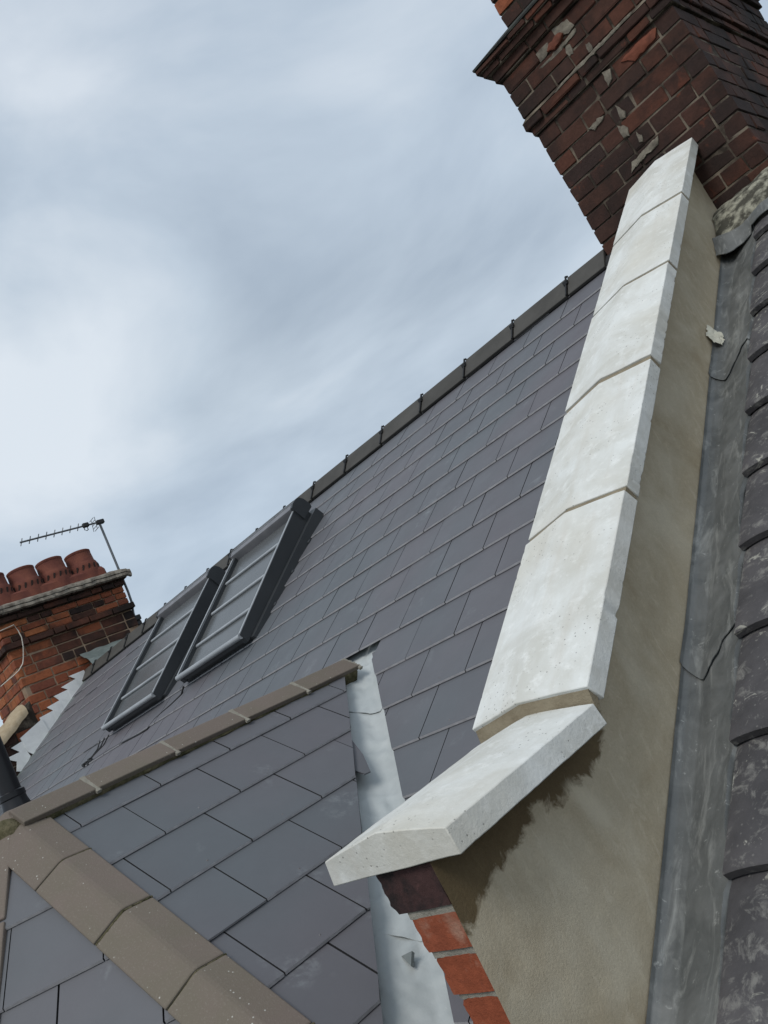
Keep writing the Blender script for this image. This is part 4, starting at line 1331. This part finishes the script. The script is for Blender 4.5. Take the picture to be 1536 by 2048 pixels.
# party wall running on down the slope, with its rounded mortar coping
vs = [FW_ @ Vector((s, y, z_)) for y in (.009, .34) for s, z_ in ((.76, .2), (2.0, -.4), (2.0, .72), (.76, 1.46))]
place('party_wall', mesh('party_wall', vs, [(0, 1, 2, 3), (7, 6, 5, 4), (0, 4, 5, 1), (1, 5, 6, 2), (2, 6, 7, 3), (3, 7, 4, 0)], M_MORTAR_D), fc)
def cope(u, v):
    s = .86 + 1.1 * v; a = u * math.pi
    p = Vector((s, .17 - .22 * math.cos(a), 1.36 - .60 * (s - .86) + .115 * math.sin(a) - .01))
    p += Vector((0, 0, .02 * nz((s * 9, u * 6, 1))))
    return FW_ @ p
place('rounded_coping', mesh('rounded_coping', *sheet_vf(14, 24, cope, .04), M_TAN, 60), fc)
# cap and pots
def capf(u, v):
    s_ = -.89 + 1.82 * u
    prof = [(-.10, 2.484), (-.125, 2.50), (-.118, 2.535), (-.06, 2.556), (.10, 2.60), (.9, 2.60), (1.2, 2.54), (1.2, 2.49)]
    t = v * 7; i = min(int(t), 6); f = t - i
    y = prof[i][0] + (prof[i + 1][0] - prof[i][0]) * f; z_ = prof[i][1] + (prof[i + 1][1] - prof[i][1]) * f
    w = .016 * nz((s_ * 9, y * 4, 1)) + .010 * nz((s_ * 26, y * 9, 5))
    return FW_ @ Vector((s_ + .012 * nz((y * 9, z_ * 30, s_)), y + w, z_ + w * .8 - (.02 if abs(s_ - .02) > .88 else 0)))
place('cap_slab', mesh('cap_slab', *sheet_vf(80, 14, capf, .045, ZV), M_CAP, 60), fc)
pot_p = [(.205, 0), (.200, .12), (.190, .17), (.194, .19), (.178, .24), (.166, .26), (.160, .37), (.164, .375), (.164, .40), (.150, .41), (.13, .405), (.13, .10)]
potm = mesh('chimney_pot', *lathe_vf(pot_p, 24), M_POT, 40)
sl = MB()
for a in range(16):
    w = 2 * math.pi * a / 16
    c = Vector((.184 * math.cos(w), .184 * math.sin(w), .165))
    ra = Matrix.Translation(c) @ Matrix.Rotation(w, 4, 'Z') @ Matrix.Rotation(.35, 4, 'X')
    sl.add(*box_vf(-.012, .012, -.011, .011, -.034, .034), ra)
slm = sl.mesh('louvre_slots', M_POT_D)  # solid dark blocks stand in for the open slots
for i, s in enumerate((-.515, -.145, .215, .575)):
    M_ = FW_ @ Matrix.Translation((s, .25, 2.575 + .012 * (i % 2)))
    p = place('chimney_pot', potm, fc, M_)
    place('louvre_slots', slm, p, M_)
bs = MB(); bs.add(*rbox_vf(-.70, .80, .06, .46, 2.55, 2.70, .03, .01))
place('pot_bedding', bs.mesh('pot_bedding', M_POT), fc, FW_)
# stepped flashing up the slope
def fpoly(nm, pts, th, mat, y0=-.012, wob=.004):
    n = len(pts)
    vs = [FW_ @ Vector((s, y0 - th + wob * nz((s * 8, z_ * 8, 2)), z_)) for s, z_ in pts] + [FW_ @ Vector((s, y0 + .004, z_)) for s, z_ in pts]
    return place(nm, mesh(nm, vs, [tuple(range(n)), tuple(range(2 * n - 1, n - 1, -1))] + [(i, (i + 1) % n, n + (i + 1) % n, n + i) for i in range(n)], mat), fc)
saw = [((.094, 1.546), (.284, 1.541), (.223, 1.486)), ((.223, 1.486), (.415, 1.453), (.353, 1.404)), ((.353, 1.404), (.528, 1.39), (.486, 1.325)),
       ((.486, 1.325), (.645, 1.302), (.594, 1.245)), ((.594, 1.245), (.76, 1.227), (.75, 1.14))]
for i, (a, b, c) in enumerate(saw):
    lo_a = (a[0], roofline(a[0]) - .06); lo_c = (c[0], roofline(c[0]) - .06)
    fpoly('step_flashing', [a, b, c, lo_c, lo_a], .004 + .003 * (i % 2), M_LEAD_WHT)
fpoly('step_flashing', [(.745, 1.205), (1.031, 1.101), (1.006, .925), (.965, .88), (.72, 1.03)], .016, M_LEAD_WHT, wob=.012)
fpoly('step_flashing', [(.99, 1.07), (1.151, 1.041), (1.085, .966), (1.02, .88)], .005, M_LEAD_WHT)
fpoly('step_flashing', [(1.03, .99), (1.085, .966), (1.252, .958), (1.15, .885), (1.19, .79), (1.13, .76), (1.0, .88)], .009, M_LEAD_WHT)
# soaker strip on the slates and lead saddle at the ridge end
def soak(u, v):
    y = 4.86 - 1.75 * v; x = FA.x - .06 * (4.88 - y) + .004 + .075 * u
    return Vector((x, y, main_z(y) + .030 + .006 * (1 - u) + .004 * nz((x * 8, y * 8, 1))))
place('soaker', mesh('soaker', *sheet_vf(4, 40, soak, .003), M_LEAD_GRN, 50), fc)
def sdl(u, v):
    s = -.50 + .57 * u
    y = 4.88 - s
    pts = [(.0, 1.735), (.10, 1.66), (.20, 1.60), (.24, 1.50)]
    t = v * 3; i = min(int(t), 2); f = t - i
    off = pts[i][0] + (pts[i + 1][0] - pts[i][0]) * f; z_ = pts[i][1] + (pts[i + 1][1] - pts[i][1]) * f
    p = FW_ @ Vector((s, -off - .012, z_)); return p + Vector((.012 * nz(p, 14), 0, .014 * nz(p, 9)))
place('lead_saddle', mesh('lead_saddle', *sheet_vf(20, 14, sdl, .004), M_LEAD_GRN, 50), fc)
# white cable clipped down the brickwork
cpts = [(.95, 2.27), (.788, 2.281), (.645, 2.298), (.625, 2.22), (.619, 2.134), (.645, 2.02), (.670, 1.924), (.690, 1.88), (.706, 1.854), (.770, 1.80), (.833, 1.77), (1.012, 1.701)]
o = MB(); o.add(*tube_vf([FW_ @ Vector((s, -.075 if z_ > 2.0 else -.03, z_)) for s, z_ in cpts], .0065, 6))
o = place('wall_cable', o.mesh('wall_cable', M_CABLE, 60))
o['label'] = 'thin white cable hanging down the red brick chimney at the left edge'; o['category'] = 'cable'

# ------------------------------------------------------------------ television aerial
OFF = .06
def ap_(s, z_, o=0.0): return FW_ @ Vector((s, OFF + o, z_))
ae = empty('tv_aerial', ap_(-.80, 1.92), 'television aerial on a bent mast fixed beside the red brick chimney', 'aerial')
o = MB(); o.add(*tube_vf([ap_(-.775, 1.87), ap_(-.79, 2.0), ap_(-.828, 2.134), ap_(-.842, 2.28), ap_(-.848, 2.466), ap_(-.858, 2.8), ap_(-.871, 3.235)], .0155, 10))
place('mast', o.mesh('mast', M_ALU, 60), ae)
b0, b1 = ap_(-.937, 3.253), ap_(.155, 3.258)
o = MB(); o.add(*tube_vf([b0, b1], .0115, 6))
place('boom', o.mesh('boom', M_ALU, 60), ae)
for i in range(8):
    s = .138 - i * .1035
    o = MB(); o.add(*tube_vf([ap_(s - .026, 3.302), ap_(s + .024, 3.214)], .0062, 6))
    place('director', o.mesh('director', M_ALU, 60), ae)
o = MB()
for d in (-.09, -.045, 0, .045, .09):
    o.add(*tube_vf([ap_(-.80 + d * .1, 3.24 + d * .75, -.07), ap_(-.80 + d * .1, 3.24 + d * .75, .07)], .004, 5))
for d in (-.06, .06): o.add(*tube_vf([ap_(-.812, 3.315, d), ap_(-.785, 3.165, d)], .004, 5))
place('reflector', o.mesh('reflector', M_ALU), ae)
o = MB(); o.add(*rbox_vf(-.04, .04, -.025, .025, -.03, .025, .008), frame(ap_(-.69, 3.262), EA, -EN, ZV))
o.add(*tube_vf([ap_(-.70, 3.235), ap_(-.70, 3.195), ap_(-.675, 3.185), ap_(-.655, 3.20), ap_(-.66, 3.24)], .006, 6))
place('dipole_box', o.mesh('dipole_box', M_CLIP), ae)
o = MB(); o.add(*rbox_vf(-.05, .05, -.03, .03, -.024, .028, .006), frame(ap_(-.885, 3.25), EA, -EN, ZV))
place('mast_clamp', o.mesh('mast_clamp', M_CLIP), ae)
o = MB(); o.add(*rbox_vf(-.06, .05, -.03, .09, -.035, .03, .006), frame(ap_(-.79, 1.93), EA, -EN, ZV)); o.add(*rbox_vf(-.07, .02, -.02, .06, -.11, -.05, .01), frame(ap_(-.77, 1.94), EA, -EN, ZV))
place('wall_bracket', o.mesh('wall_bracket', M_CLIP), ae)
